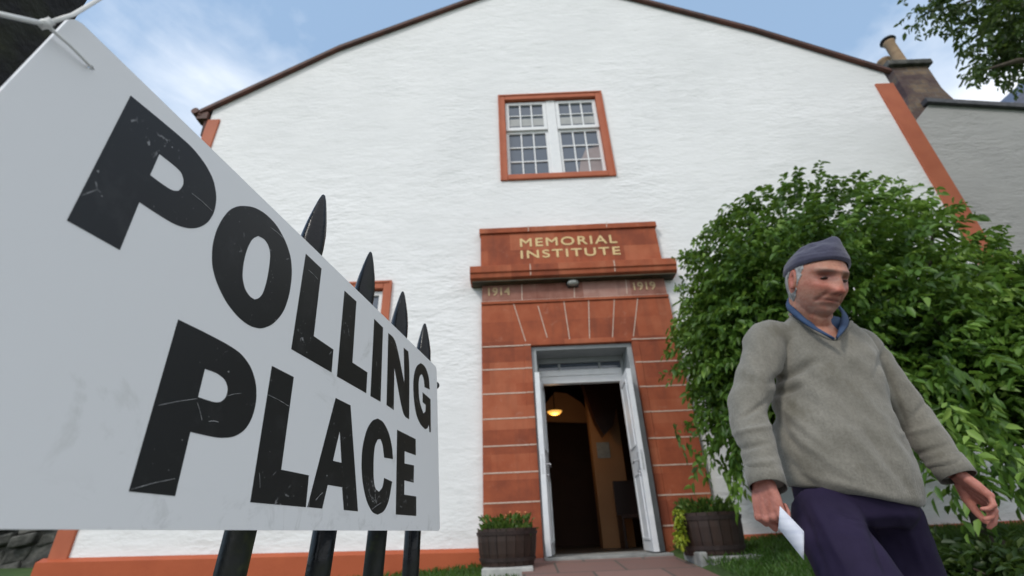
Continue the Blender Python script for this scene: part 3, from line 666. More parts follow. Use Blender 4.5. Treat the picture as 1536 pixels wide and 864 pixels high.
# ------------------------------------------------------------------ big shrub by the wall
def shrub():
    r = np.random.default_rng(21); base = Vector((3.75, 4.35, gz(3.75, 4.35))); root = empty('weeping_shrub', tuple(base))
    tag(root, 'large dome shaped green shrub with drooping leafy branches behind the man', 'shrub')
    lobes = [((3.32, 4.5, 1.72), (1.42, 1.1, 1.72), 1.0), ((2.45, 4.55, 1.60), (.60, .6, .90), .33), ((4.75, 4.2, 1.05), (1.15, 1.0, 1.0), .6), ((3.95, 3.9, .95), (1.05, .6, .85), .5), ((4.75, 3.7, .80), (.85, .6, .70), .4), ((3.35, 4.65, 1.7), (1.05, .6, 1.35), .5), ((4.5, 4.3, 1.2), (.9, .6, .8), .3)]
    cents = []; outs = []; tw = []
    N_ = 10500; wsum = sum(l[2] for l in lobes)
    for c, rad, w in lobes:
        k = int(N_*w/wsum); d = r.normal(size=(k, 3)); d /= np.linalg.norm(d, axis=1)[:, None]
        q = 1-.50*r.random(k)**1.5
        wob = np.array([1+.16*noise.noise(Vector(v)*2.3+Vector(c)) for v in d])
        p = np.array(c)+d*np.array(rad)*(q*wob)[:, None]
        ok = p[:, 2] > np.where(p[:, 0] < 2.75, .75, np.where(p[:, 1] < 4.0, .50, .62))+.30*r.random(k)
        p = p[ok]; d = d[ok]
        o = d*np.array([1, 1, .7])+np.array([0, 0, .25]); cents.append(p); outs.append(o)
    # drooping strands low on the left and right
    for (u, v, Y, s, k) in ((1075, 650, 4.3, .16, 26), (1105, 700, 4.3, .12, 10), (1480, 640, 3.2, .42, 50), (1410, 680, 3.2, .20, 16), (1520, 690, 3.2, .20, 18)):
        q = np.array(at(u, v, Y)); cents.append(q+r.normal(size=(k, 3))*s*np.array([1, .8, .8])+np.array([0, 0, .12])); outs.append(r.normal(size=(k, 3))*.5+np.array([0, 0, -.9]))
    cents = np.concatenate(cents); outs = np.concatenate(outs)
    pos, dirs, tid = sprigs(cents, outs, 11, .24, r, .45)
    # clump light/dark: leaves grow paler towards the tip of each twig
    clump = np.array([noise.noise(Vector(c)*1.7) for c in cents])
    tn = .33+clump[tid]*.6+r.normal(size=len(pos))*.17+(r.random(len(pos)) < .02)*.6+np.tile(np.linspace(-.08, .18, 11), len(cents))
    leaf_mesh('crown', pos-np.array(base), dirs, .078, M['leaf'], root, width=.48, seed=6, tone=tn)
    b = MB()
    b.tube([(0, 0, -.1), (.03, .02, .5), (-.03, 0, 1.1)], [.10, .075, .06], 10)
    for i in range(15):
        a = i*2.4; e = Vector((math.cos(a)*random.uniform(.5, 1.4), math.sin(a)*random.uniform(.3, .8), random.uniform(1.4, 2.9)))
        m_ = Vector((e.x*.35, e.y*.35, e.z*.65)); b.tube([(0, 0, .7+.03*i), m_, e, e+Vector((e.x*.25, e.y*.25, -.35))], [.035, .025, .014, .006], 6)
    b.build('trunk', M['bark'], root, smooth=True)
shrub()
def low_plant(u, v, Y, s, n, seed, label):
    r = np.random.default_rng(seed); p = at(u, v, Y); z = gz(p.x, p.y); root = empty('low_shrub', (p.x, p.y, z)); tag(root, label, 'shrub')
    c = r.normal(size=(n, 3))*np.array([s, s*.6, s*.35]); c[:, 2] = np.abs(c[:, 2])+.03
    pos, dirs, tid = sprigs(c, r.normal(size=(n, 3))+np.array([0, 0, .6]), 8, .18, r, .3)
    leaf_mesh('leaves', pos, dirs, .075, M['leaf2'], root, width=.4, seed=seed)
    b = MB()
    for i in range(8): b.tube([(0, 0, -.03), tuple(r.normal(size=3)*np.array([s*.4, s*.3, .02])+np.array([0, 0, s*.5]))], [.01, .004], 5)
    b.build('stem', M['bark'], root)
low_plant(1425, 800, 3.4, .24, 130, 31, 'low dark leafed plant at the foot of the big shrub behind the swinging hand')
low_plant(1510, 805, 3.1, .22, 120, 32, 'low dark leafed plant at the extreme lower right edge')
# ------------------------------------------------------------------ overhanging tree
def big_tree():
    r = np.random.default_rng(41); base = Vector((8.6, 3.9, gz(8.6, 3.9))); root = empty('broadleaf_tree', tuple(base))
    tag(root, 'broadleaf tree whose dark leafy branch hangs into the top right corner', 'tree')
    cents = []
    spots = [((1490, 25), 4.0, .24, 90), ((1425, 12), 4.1, .13, 34), ((1530, 60), 4.0, .22, 90), ((1500, 85), 4.1, .10, 26), ((1395, 2), 4.1, .07, 8), ((1466, 108), 4.0, .05, 5), ((1600, 10), 4.0, .5, 260), ((1740, -170), 4.0, .9, 500), ((1640, -260), 3.6, .8, 300)]
    for (u, v), Y, s, k in spots:
        q = np.array(at(u, v, Y)); cents.append(q+r.normal(size=(k, 3))*s*np.array([1, 1, .6]))
    c = np.array([8.4, 4.0, 7.0])+r.normal(size=(500, 3))*np.array([1.5, 1.4, 1.2]); cents.append(c[c[:, 0] > 7.4])
    c = np.concatenate(cents)
    pos, dirs, tid = sprigs(c, r.normal(size=(len(c), 3))+np.array([-.4, 0, -.2]), 9, .22, r, .4)
    def okl(p):
        u, v = proj(Vector(p)); return v < (150 if u > 1475 else 128 if u > 1435 else 58) or u > 1700 or v < 0
    kp = np.array([okl(p) for p in pos]); pos = pos[kp]; dirs = dirs[kp]
    leaf_mesh('crown', pos-np.array(base), dirs, .085, M['leaf2'], root, width=.52, seed=8, tone=r.random(len(pos))*.8)
    b = MB(); b.tube([(0, 0, -.2), (.05, 0, 1.6), (-.1, .05, 3.6), (-.2, .1, 6.2), (-.2, .1, 8)], [.30, .24, .2, .12, .04], 14)
    for (u, v), Y, s, k in spots:
        e = at(u, v, Y)-base; b.tube([(-.1, .05, 4.0), (e.x*.4, e.y*.4, 4.0+(e.z-4)*.55+.5), (e.x*.8, e.y*.8, e.z+.15), tuple(e)], [.11, .07, .03, .008], 8)
    b.build('trunk', M['bark'], root, smooth=True)
big_tree()
# ------------------------------------------------------------------ railing
BF = [.527, .682, .832, .994]
def bx_(F): return -.258+.16*(F-.479)
rail = empty('iron_railing', (bx_(.6), .6, -EYE)); RO = Vector((bx_(.6), .6, -EYE)); tag(rail, 'black iron spiked railing behind the polling sign', 'railing')
dirr = Vector((.16, 1, 0)).normalized(); sdr = Vector((-dirr.y, dirr.x, 0))
XT = [-.2645, -.2415, -.2195, -.2045]; XBm = [-.286, -.2585, -.230, -.2065]
for F, xt, xb in zip(BF, XT, XBm):
    b = MB(); ctr = lambda z: Vector((xb+(xt-xb)*max(0, z+.05)/.45, F, z))
    prof = [(-EYE, h), (.20, h), (.245, h)]
    b.tube([ctr(z) for z in (-EYE-.02, -.4, -.05, .270)], [.0160, .0156, .0152, .0148], 12)
    bar = sub(b, 'bar', M['iron'], rail, RO, smooth=True)
    b = MB(); vs = []; pr = [(.240, .016), (.252, .021), (.262, .017), (.290, .0185), (.315, .0200), (.335, .0190), (.355, .0155), (.375, .0105), (.390, .0062), (.398, .0030), (.400, .0006)]
    pr = [(.440-(.400-z)*1.1, w*.95) for z, w in pr]
    for z, w in pr:
        for k in range(16):
            a = 2*math.pi*k/16+.2; rr_ = w*(1-.16*abs(math.sin(2*a)))      # ridged four-sided spear
            p = ctr(z)+dirr*rr_*math.cos(a)*1.0+sdr*rr_*math.sin(a); vs.append((p.x, p.y, z))
    kk = len(pr); b.add(vs, [(i*16+j, i*16+(j+1) % 16, (i+1)*16+(j+1) % 16, (i+1)*16+j) for i in range(kk-1) for j in range(16)]+[tuple(range(15, -1, -1)), tuple(range((kk-1)*16, kk*16))])
    sp = b.build('spike', M['iron'], bar, smooth=True)
b = MB(); a0 = Vector((-.37, .20, .268)); a1 = Vector((-.197, 1.03, .268)); b.tube([a0, a1], .0095, 8); 
sub(b, 'rail', M['iron'], rail, RO)
b = MB(); b.tube([a0+Vector((0, 0, -.95)), a1+Vector((0, 0, -.95))], .012, 8); sub(b, 'rail', M['iron'], rail, RO)
b = MB(); e = at(657, 578, 1.03); b.ball(e+Vector((-.005, 0, 0)), .0085, n=10, m=8); sub(b, 'rail_end', M['black'], rail, RO, smooth=True)
post = empty('gate_post', (-.55, .235, -EYE)); tag(post, 'thick mossy black post behind the near corner of the sign', 'post')
def post_mat():
    m, nt, N, L, B = new_mat('mossy_post')
    v = coords(N, L); f = nz(N, L, v, 14, 5)
    L.new(ramp(N, L, f, [(.5, (.004, .004, .004)), (.64, (.012, .014, .005)), (.78, (.05, .055, .012))]), B.inputs['Base Color']); B.inputs['Roughness'].default_value = .85
    bump(N, L, B, nz(N, L, v, 60, 4), .8, .006); return m
PM = post_mat()
px1 = ray(136, 0); px1 = px1.x/px1.y*.335
b = MB(); b.box(px1+.55-.20, px1+.55, -.02, .10, -.02, EYE+.95); b.build('shaft', PM, post, bevel=.006)
b = MB(); b.box(px1+.55-.23, px1+.58, -.05, .13, EYE+.951, EYE+1.02); b.build('cap', PM, post, bevel=.01)
# ------------------------------------------------------------------ sign
TRu, BRu = (655, 550), (660, 795)
q = ray(655, 552); Rr = .924; PR = q*(Rr/q.y); q = ray(110, 25); PL = q*(.185/q.y)
sd = Vector((PR.x-PL.x, PR.y-PL.y, 0)).normalized(); sn = Vector((sd.y, -sd.x, 0))      # normal towards the viewer's side (+X)
def sp_(u, v, off=0.0):
    a = ray(u, v); o = PL+sn*off; t = o.dot(sn)/a.dot(sn); return a*t
sign = empty('polling_sign', (PL.x, PL.y, 0)); SO = Vector((PL.x, PL.y, 0)); tag(sign, 'scuffed white POLLING PLACE sign tied to the railing in the foreground', 'sign')
def plate(polys, y0, y1, name, mat, parent, off):
    """polys: outer + holes as 3-D points on the sign plane; thickness from y0 to y1 along the normal"""
    bm = bmesh.new(); edges = []
    for poly in polys:
        vs = [bm.verts.new(p+sn*y1) for p in poly]; edges += [bm.edges.new((vs[i], vs[(i+1) % len(vs)])) for i in range(len(vs))]
    bmesh.ops.triangle_fill(bm, use_beauty=True, use_dissolve=False, edges=edges, normal=sn)
    fs = list(bm.faces); r = bmesh.ops.extrude_face_region(bm, geom=fs)
    for v in r['geom']:
        if isinstance(v, bmesh.types.BMVert): v.co -= sn*(y1-y0)
    bmesh.ops.recalc_face_normals(bm, faces=bm.faces)
    for v in bm.verts: v.co -= off
    me = bpy.data.meshes.new(name); bm.to_mesh(me); bm.free(); me.materials.append(mat); o = bpy.data.objects.new(name, me); link(o, parent); return o
def chaikin(poly, it=3):
    for _ in range(it):
        out = []; n = len(poly)
        ang = []
        for i in range(n):
            a = Vector(poly[i-1]); b_ = Vector(poly[i]); c = Vector(poly[(i+1) % n]); d1 = b_-a; d2 = c-b_
            ang.append(d1.angle(d2) if d1.length > 1e-6 and d2.length > 1e-6 else 0)
        for i in range(n):
            b_ = Vector(poly[i]); a = Vector(poly[i-1]); c = Vector(poly[(i+1) % n])
            if math.radians(2) < ang[i] < math.radians(42):
                # keep points near the traced curve
                out += [tuple(b_.lerp(a, .22)+ (b_-(a+c)/2)*.04), tuple(b_.lerp(c, .22)+(b_-(a+c)/2)*.04)]
            else: out.append(tuple(b_))
        poly = out
    return poly
def sign_mats():
    m, nt, N, L, B = new_mat('scuffed_white_board')
    v = coords(N, L); f = nz(N, L, v, 9, 6, .65, .6); g = nz(N, L, v, 70, 4)
    c = mixc(N, L, mth(N, L, 'MULTIPLY', ramp(N, L, f, [(.63, (0, 0, 0)), (.74, (1, 1, 1))]), .45), (.80, .80, .80), (.44, .44, .40))
    tc = N.new('ShaderNodeTexCoord'); s = N.new('ShaderNodeSeparateXYZ'); L.new(tc.outputs['Object'], s.inputs[0])
    low = ramp(N, L, s.outputs[2], [(.0, (1, 1, 1)), (.045, (0, 0, 0))])
    dn = ramp(N, L, nz(N, L, v, 30, 6, .7, .8), [(.54, (0, 0, 0)), (.64, (1, 1, 1))])
    c = mixc(N, L, mth(N, L, 'MULTIPLY', mth(N, L, 'MULTIPLY', low, dn), .35), c, (.27, .27, .24))
    L.new(c, B.inputs['Base Color']); B.inputs['Roughness'].default_value = .42; B.inputs['Specular IOR Level'].default_value = .4
    bump(N, L, B, g, .04, .001)
    m2, nt, N, L, B = new_mat('scratched_black_vinyl')
    v = coords(N, L)
    vo = N.new('ShaderNodeTexVoronoi'); vo.feature = 'DISTANCE_TO_EDGE'; vo.inputs['Scale'].default_value = 13
    vd = N.new('ShaderNodeVectorMath'); vd.operation = 'ADD'; nn_ = N.new('ShaderNodeTexNoise'); nn_.inputs['Scale'].default_value = 10; L.new(v, nn_.inputs['Vector'])
    sc_ = N.new('ShaderNodeVectorMath'); sc_.operation = 'SCALE'; sc_.inputs['Scale'].default_value = .04; L.new(nn_.outputs['Color'], sc_.inputs[0])
    L.new(v, vd.inputs[0]); L.new(sc_.outputs[0], vd.inputs[1]); L.new(vd.outputs[0], vo.inputs['Vector'])
    line = ramp(N, L, vo.outputs['Distance'], [(.0025, (1, 1, 1)), (.007, (0, 0, 0))])
    mask = ramp(N, L, nz(N, L, v, 24, 3, .6), [(.56, (0, 0, 0)), (.63, (1, 1, 1))])
    brk = ramp(N, L, nz(N, L, v, 160, 2), [(.5, (0, 0, 0)), (.56, (1, 1, 1))])
    sp = ramp(N, L, nz(N, L, v, 230, 2, .5), [(.74, (0, 0, 0)), (.77, (1, 1, 1))])
    s1 = mth(N, L, 'MULTIPLY', mth(N, L, 'MULTIPLY', line, mask), brk)
    vo2 = N.new('ShaderNodeTexVoronoi'); vo2.feature = 'DISTANCE_TO_EDGE'; vo2.inputs['Scale'].default_value = 55; L.new(vd.outputs[0], vo2.inputs['Vector'])
    l2 = ramp(N, L, vo2.outputs['Distance'], [(.03, (1, 1, 1)), (.07, (0, 0, 0))]); m2_ = ramp(N, L, nz(N, L, v, 17, 4, .65), [(.60, (0, 0, 0)), (.66, (1, 1, 1))]); b2_ = ramp(N, L, nz(N, L, v, 260, 2), [(.52, (0, 0, 0)), (.60, (1, 1, 1))])
    s1 = mth(N, L, 'ADD', s1, mth(N, L, 'MULTIPLY', mth(N, L, 'MULTIPLY', l2, m2_), b2_), True)
    sm = ramp(N, L, nz(N, L, v, 22, 6, .7), [(.55, (.013, .013, .014)), (.75, (.030, .030, .031))])
    c = mixc(N, L, mth(N, L, 'MULTIPLY', mth(N, L, 'ADD', s1, sp, True), .5), sm, (.5, .5, .5))
    L.new(c, B.inputs['Base Color']); B.inputs['Roughness'].default_value = .38; B.inputs['Specular IOR Level'].default_value = .5
    return m, m2
MS, ML = sign_mats()
zb = sp_(660, 796).z
c0 = sp_(110, 22); c1 = sp_(0, 150); dl = (c1-c0); k = (c0.z-zb)/(c0.z-c1.z)
TLp, TRp, BRp = c0, sp_(655, 551), sp_(660, 796)
BLp = Vector((c0.x-.03*sd.x, c0.y-.03*sd.y, zb))
def rnd(a, b_, c, r=.006):
    d1 = (a-b_).normalized()*r; d2 = (c-b_).normalized()*r; return [b_+d1, b_+d1*.35+d2*.35, b_+d2]
outl = rnd(BLp, TLp, TRp)+rnd(TLp, TRp, BRp)+rnd(TRp, BRp, BLp)+rnd(BRp, BLp, TLp)
hc = sp_(137, 102)
hole = [hc+(sd*math.cos(a)+Vector((0, 0, 1))*math.sin(a))*.0022 for a in [i*math.pi/6 for i in range(12)]]
h2c = sp_(651, 569); hole2 = [h2c+(sd*math.cos(a)+Vector((0, 0, 1))*math.sin(a))*.0022 for a in [i*math.pi/6 for i in range(12)]]
plate([outl, hole, hole2], -.003, 0, 'board', MS, sign, SO)
def T(l, s, ox, oy): return [(ox+x/s, oy+y/s) for x, y in l]
A3 = lambda l: T(l, 2.981, 420, 370)
A4 = lambda l: T(l, 2.7, 180, 460)
A5 = lambda l: T(l, 3.6, 440, 560)
A8 = lambda l: T(l, 2.375, 380, 500)
A1 = lambda l: T(l, 3.086, 80, 120)
A2 = lambda l: T(l, 3.927, 300, 280)
letters = [
 ('P', [A1([(357,72),(470,165),(560,240),(640,310),(700,385),(740,460),(755,540),(745,610),(715,660),(670,685),(620,687),(560,668),(480,620),(397,565),(307,787),(62,650)]),
        A1([(490,342),(550,388),(590,425),(603,460),(600,490),(580,513),(550,512),(500,480),(447,440)])]),
 ('O', [A2([(230,112),(310,118),(380,155),(450,225),(505,325),(535,420),(541,520),(525,640),(490,740),(430,810),(360,838),(290,820),(220,765),(150,675),(95,560),(70,460),(72,350),(95,260),(130,190),(175,135)]),
        A2([(342,290),(380,310),(405,350),(414,400),(408,470),(392,560),(370,630),(345,658),(320,664),(290,645),(262,600),(248,530),(255,450),(275,370),(305,310)])]),
 ('L', [A3([(115,32),(185,98),(150,400),(238,460),(230,562),(50,458)])]),
 ('L', [A3([(288,197),(341,245),(323,518),(390,562),(385,655),(254,580)])]),
 ('I', [A3([(421,323),(460,362),(449,693),(404,668)])]),
 ('N', [A3([(484,386),(517,420),(556,612),(553,452),(578,480),(577,772),(549,748),(511,540),(508,730),(476,708)])]),
 ('G', [A8([(628,200),(625,155),(613,120),(597,106),(583,114),(573,140),(569,185),(572,240),(580,290),(595,325),(612,342),(620,338),(625,325),(627,352),(632,352),(631,235),(603,210),(603,245),(614,255),(613,278),(606,285),(598,265),(590,230),(588,180),(592,152),(600,145),(607,162),(610,192)])]),
 ('P', [A4([(235,52),(330,98),(430,150),(490,190),(530,245),(550,310),(552,380),(535,450),(505,500),(460,528),(400,532),(340,520),(284,507),(222,767),(35,748)]),
        A4([(343,252),(390,268),(425,295),(437,330),(430,365),(410,385),(385,388),(350,378),(315,366)])]),
 ('L', [A4([(615,240),(703,285),(652,660),(764,683),(752,812),(527,792)])]),
 ('A', [A5([(228,133),(308,173),(348,745),(272,738),(263,615),(185,602),(155,730),(75,722)]), A5([(250,310),(213,472),(260,483)])]),
 ('C', [A5([(537,463),(533,400),(515,320),(485,262),(455,244),(425,255),(395,305),(372,400),(367,500),(375,600),(395,690),(425,750),(455,763),(490,745),(515,690),(533,585),(490,565),(482,615),(462,640),(440,620),(432,560),(433,450),(440,390),(455,357),(470,355),(482,385),(490,455)])]),
 ('E', [A5([(560,305),(660,355),(661,443),(600,420),(600,487),(651,497),(649,590),(599,578),(598,655),(663,665),(663,770),(553,762)])]),
]
for ch_, loops in letters:
    plate([[sp_(u, v) for u, v in chaikin(lp)] for lp in loops], -.0004, .0003, 'letter', ML, sign, SO)
# long scratches
scr = MB()
for (u0, v0, u1, v1, w) in ((288, 290, 318, 316, .0007), (197, 734, 262, 718, .0006), (238, 608, 296, 598, .0006), (402, 592, 433, 609, .0006), (340, 594, 362, 590, .0005), (558, 764, 572, 754, .0008), (474, 750, 484, 739, .0009), (406, 341, 424, 356, .0007), (463, 405, 477, 419, .0006), (389, 709, 390, 731, .0006), (296, 604, 303, 630, .0006), (313, 632, 328, 633, .0007)):
    a = sp_(u0, v0, .0005); c = sp_(u1, v1, .0005); d = (c-a); mid = a+d*.5+Vector((0, 0, .0006))
    for p, q_ in ((a, mid), (mid, c)):
        dd = (q_-p); scr.obox((p+q_)/2-SO, dd/2, sn*.0001, sn.cross(dd.normalized())*w*.28)
scr.build('scratch', pm('bare_scratch', (.10, .10, .10), (.55, .55, .55), 160, .6, 0), sign)
# cable tie
ct = MB(); kn = sp_(68, 36, .006)
ct.tube([sp_(137, 102, -.002), sp_(133, 97, .003), sp_(105, 68, .005), kn], [.0009, .0009, .0010, .0012], 8)
ct.tube([kn, sp_(110, 22, .008), sp_(160, -8, .010), sp_(230, -35, .012)], [.0016, .0014, .0012, .0011], 8, flat=.6)
w_ = sp_(-60, 8, .004); ct.tube([kn, w_, w_+Vector((-.03, .02, .015)), Vector((px1-.14, .26, w_.z+.02)), Vector((px1-.06, .345, w_.z)), Vector((px1+.008, .30, w_.z-.01)), sp_(137, 102, -.006)], [.0016, .0015, .0014, .0014, .0014, .0014, .0009], 8)
ct.ball(kn, (.0036, .0030, .0026), n=10, m=8); ct.tube([kn-Vector((.003, 0, .002)), kn+Vector((.003, 0, .003))], .0024, 8)
tag(ct.build('cable_tie', pm('white_nylon', (.66, .66, .64), (.74, .74, .71), 30, .35, 0), smooth=True), 'white cable tie through the top corner hole of the sign', 'cable tie')
# ------------------------------------------------------------------ the man
def remesh(b, voxel, smooth=4, fac=.5, name='m'):
    me = bpy.data.meshes.new('tmp'); me.from_pydata([tuple(v) for v in b.v], [], b.f)
    bm = bmesh.new(); bm.from_mesh(me); bmesh.ops.recalc_face_normals(bm, faces=bm.faces); bm.to_mesh(me); bm.free()
    o = bpy.data.objects.new('tmp', me); COL.objects.link(o)
    r = o.modifiers.new('r', 'REMESH'); r.mode = 'VOXEL'; r.voxel_size = voxel
    s = o.modifiers.new('s', 'SMOOTH'); s.factor = fac; s.iterations = smooth
    bpy.context.view_layer.update()
    out = bpy.data.meshes.new_from_object(o.evaluated_get(bpy.context.evaluated_depsgraph_get())); out.name = name
    bpy.data.objects.remove(o); return out
def put(me, name, mat, parent, smooth=True):
    me.materials.clear(); me.materials.append(mat)
    if smooth: me.polygons.foreach_set('use_smooth', [True]*len(me.polygons))
    o = bpy.data.objects.new(name, me); return link(o, parent)
MO = Vector((.93, 1.38, -EYE+.045)); man = empty('person', tuple(MO))
tag(man, 'man in grey knitted cap, worn grey V-neck sweater and navy trousers, walking with a paper', 'person')
CS = dict()
def ellring(b, rings, n=40):
    """rings: centre, half-width vector, half-depth vector"""
    vs = []
    for c, a, d, pw in rings:
        for j in range(n):
            t = 2*math.pi*j/n; ct = math.cos(t); st = math.sin(t)
            vs.append(c+a*math.copysign(abs(ct)**pw, ct)+d*math.copysign(abs(st)**pw, st))
    k = len(rings)
    b.add(vs, [(i*n+j, i*n+(j+1) % n, (i+1)*n+(j+1) % n, (i+1)*n+j) for i in range(k-1) for j in range(n)]+[tuple(range(n-1, -1, -1)), tuple(range((k-1)*n, k*n))])
def limb(b, pts, rads, n=20):
    P = [Vector(p) for p in pts]; out = []; ro = []
    for i in range(len(P)-1):                       # densify with a Catmull-Rom
        p0 = P[max(i-1, 0)]; p1 = P[i]; p2 = P[i+1]; p3 = P[min(i+2, len(P)-1)]
        for k in range(6):
            t = k/6; out.append(.5*((2*p1)+(p2-p0)*t+(2*p0-5*p1+4*p2-p3)*t*t+(3*p1-p0-3*p2+p3)*t**3)); ro.append(rads[i]*(1-t)+rads[i+1]*t)
    out.append(P[-1]); ro.append(rads[-1]); b.tube(out, ro, n)
lat = Vector((.985, .05, 0)); fwd = Vector((.05, -.985, 0)).normalized(); lat = Vector((-fwd.y, fwd.x, 0))
ShR, ElR, WrR = at(1152, 508, 1.40), at(1121, 612, 1.37), at(1150, 724, 1.29)
ShL, ElL, WrL = at(1288, 522, 1.43), at(1370, 628, 1.43), at(1432, 709, 1.38)
def trings(grow=0):
    R_l = []
    for (u, v, Y, hw, hd) in ((1277, 752, 1.40, .152, .118), (1276, 744, 1.40, .162, .126), (1271, 715, 1.40, .166, .130), (1256, 660, 1.40, .163, .128), (1244, 600, 1.41, .157, .120), (1240, 550, 1.41, .150, .108), (1230, 518, 1.41, .142, .092), (1222, 498, 1.40, .122, .080), (1217, 484, 1.395, .092, .070), (1216, 470, 1.40, .060, .060), (1216, 456, 1.405, .054, .056)):
        c = at(u, v, Y); R_l.append((c, lat*(hw+grow), fwd*(hd+grow), .86))
    return R_l
# body (head, neck, hands and everything under the clothes) ------
HC = at(1224, 423, 1.31)
az = math.radians(-87); hf = Vector((math.cos(az), math.sin(az), -.50)).normalized(); hr = hf.cross(Vector((0, 0, 1))).normalized(); hu = hr.cross(hf)
hr2 = (hr*math.cos(.17)+hu*math.sin(.17)); hu = hr2.cross(hf); hr = hr2
HM = Matrix((hr, hf, hu)).transposed(); HI = HM.transposed(); HS = .98
def g2(x, z, cx, cz, sx, sz): return math.exp(-((x-cx)/sx)**2/2-((z-cz)/sz)**2/2)
def head_fn(p, d):
    x, y, z = d.x*.076, d.y*.097, d.z*.116
    t = max(0, min(1, -z/.116))
    x *= 1-.24*t*t; z *= 1+.13*t; 
    if y < 0: y *= 1-.42*t
    ax = abs(x)
    if d.y > -.1:
        w = min(1, (d.y+.1)*2.2); o = 0
        o += .0105*g2(ax, z, .026, .029, .021, .007)                  # brow
        o -= .0210*g2(ax, z, .031, .010, .015, .0095)                 # socket
        o += .0050*g2(ax, z, .031, .006, .011, .0055)                # lid / eyeball bulge
        o -= .0030*g2(ax, z, .031, .0015, .013, .0018)
        nt = max(0, min(1, (.022-z)/.052)); below = 1/(1+math.exp((-.040-z)/.0022)) if True else 1
        nw = .0072+.0072*nt
        o += (.008+.0165*nt)*math.exp(-(x/nw)**2/2)*below*(1 if z < .03 else math.exp(-((z-.03)/.010)**2))
        o += .009*g2(ax, z, .0145, -.032, .0058, .0062)               # nostril wings
        o += .0055*g2(ax, z, .045, -.020, .016, .014)                # cheek
        o -= .0065*math.exp(-((ax-(.020+(-.028-z)*.45))/.0040)**2/2)*(1 if -.068 < z < -.028 else 0)   # nasolabial fold
        o -= .0040*g2(ax, z, .031, -.010, .014, .003)                # eye bag
        o += .0050*g2(x, z, 0, -.053, .020, .0045)+.0055*g2(x, z, 0, -.066, .017, .0050)
        o -= .0060*g2(x, z, 0, -.0595, .024, .0018)                  # mouth line
        o -= .0040*g2(x, z, 0, -.077, .018, .0045)
        o += .0090*g2(x, z, 0, -.094, .020, .013)                    # chin
        o += .0030*g2(ax, z, .046, -.075, .014, .018)                # jowl
        o -= .0010*math.cos(z*700)*g2(ax, z, 0, .055, .04, .012)
        y += o*w
    return Vector((x, y, z))*HS
bb = MB()
bb.ball(HC, 1, HM, n=110, m=90, fn=head_fn)
for s in (-1, 1):                                # ears
    def ear(p, d, s=s):
        r = math.sqrt(d.y*d.y+d.z*d.z); q = Vector((s*(.074+.014*abs(d.x)*.5+.010*max(0, r-.35)-.004*(r < .4)), .003+d.y*.016-.004*d.z, -.004+d.z*.031))
        if d.x*s < 0: q.x = s*.066
        return q*HS
    bb.ball(HC, 1, HM, n=30, m=20, fn=ear)
NB = at(1219, 488, 1.385)
limb(bb, [HC+HM@Vector((0, -.022, -.03)), HC+HM@Vector((0, -.012, -.075)), NB+Vector((0, .0, .0)), NB-Vector((0, 0, .09))], [.058, .057, .058, .07])
limb(bb, [HC+HM@Vector((0, .045, -.085)), HC+HM@Vector((0, .028, -.100)), NB+fwd*.022-Vector((0, 0, .02))], [.018, .030, .036])   # under the chin
ellring(bb, trings(-.040)[1:7])
for a, e, w in ((ShR, ElR, WrR), (ShL, ElL, WrL)): limb(bb, [a, e, w], [.036, .034, .027])
def hand(W, fw, nrm, th, curls, thumb, sc_=1.0, spread=.10):
    fw = Vector(fw).normalized(); nrm = Vector(nrm); nrm = (nrm-fw*nrm.dot(fw)).normalized(); s = fw.cross(nrm)*th   # s points to the thumb side
    for i, off in enumerate((.031, .011, -.010, -.029)):
        kn = W+(fw*(.088-.004*abs(i-1))+s*off)*sc_
        bb.tube([W+s*off*.45*sc_+fw*.0, W+(fw*.045+s*off*.8)*sc_, kn-nrm*.002], [.016*sc_, .0150*sc_, .0118*sc_], 12)
        L_ = (.074, .082, .076, .060)[i]*sc_; d = (fw+s*(off/.03)*spread).normalized(); p = kn; pts = [p]; 
        ang = 0
        for seg_, cu in zip((.44, .31, .25), curls[i]):
            ang += cu; dd = d*math.cos(ang)-nrm*math.sin(ang); p = p+dd*L_*seg_; pts.append(p)
        rr_ = (.0098, .0090, .0080, .0064); bb.tube(pts, [r*sc_*(.88 if i == 3 else 1) for r in rr_], 12)
        bb.ball(pts[-1], .0062*sc_, n=10, m=8); bb.ball(pts[1], .0091*sc_, n=10, m=8); bb.ball(kn, .0118*sc_, n=10, m=8)
    tb_ = W+(fw*.022+s*.022-nrm*.006)*sc_; pts = [tb_]; p = tb_
    for dv, l in thumb:
        dd = (fw*dv[0]+s*dv[1]-nrm*dv[2]).normalized(); p = p+dd*l*sc_; pts.append(p)
    bb.tube(pts, [.0155*sc_, .0130*sc_, .0108*sc_, .0078*sc_][:len(pts)], 12); bb.ball(pts[-1], .0078*sc_, n=10, m=8); bb.ball(pts[1], .0128*sc_, n=10, m=8)
    return pts, s, nrm, fw
Rth = hand(WrR+Vector((-.006, .004, .004)), (-.08, -.02, -1), (-.80, -.55, .1), 1, [(1.15, 1.3, .8), (1.2, 1.35, .8), (1.25, 1.35, .8), (1.3, 1.3, .8)], [((.80, .32, .45), .045), ((1, -.05, .55), .034), ((.8, -.3, .6), .026)], .96)
Lth = hand(WrL+Vector((.002, -.002, -.004)), (.42, -.30, -.90), (.80, -.15, .45), -1, [(.30, .50, .35), (.42, .62, .45), (.55, .75, .5), (.68, .85, .55)], [((.85, .50, .30), .046), ((1, .12, .25), .036), ((1, -.10, .25), .028)], .88, .13)
HipR, HipL = at(1240, 782, 1.365), at(1332, 775, 1.45)
ThR, ThL = at(1286, 864, 1.25), at(1362, 864, 1.50)
KnR, AnR = Vector((.80, 1.10, -.42)), Vector((.80, 1.10, -.80)); KnL, AnL = Vector((1.06, 1.52, -.42)), Vector((1.08, 1.72, -.74))
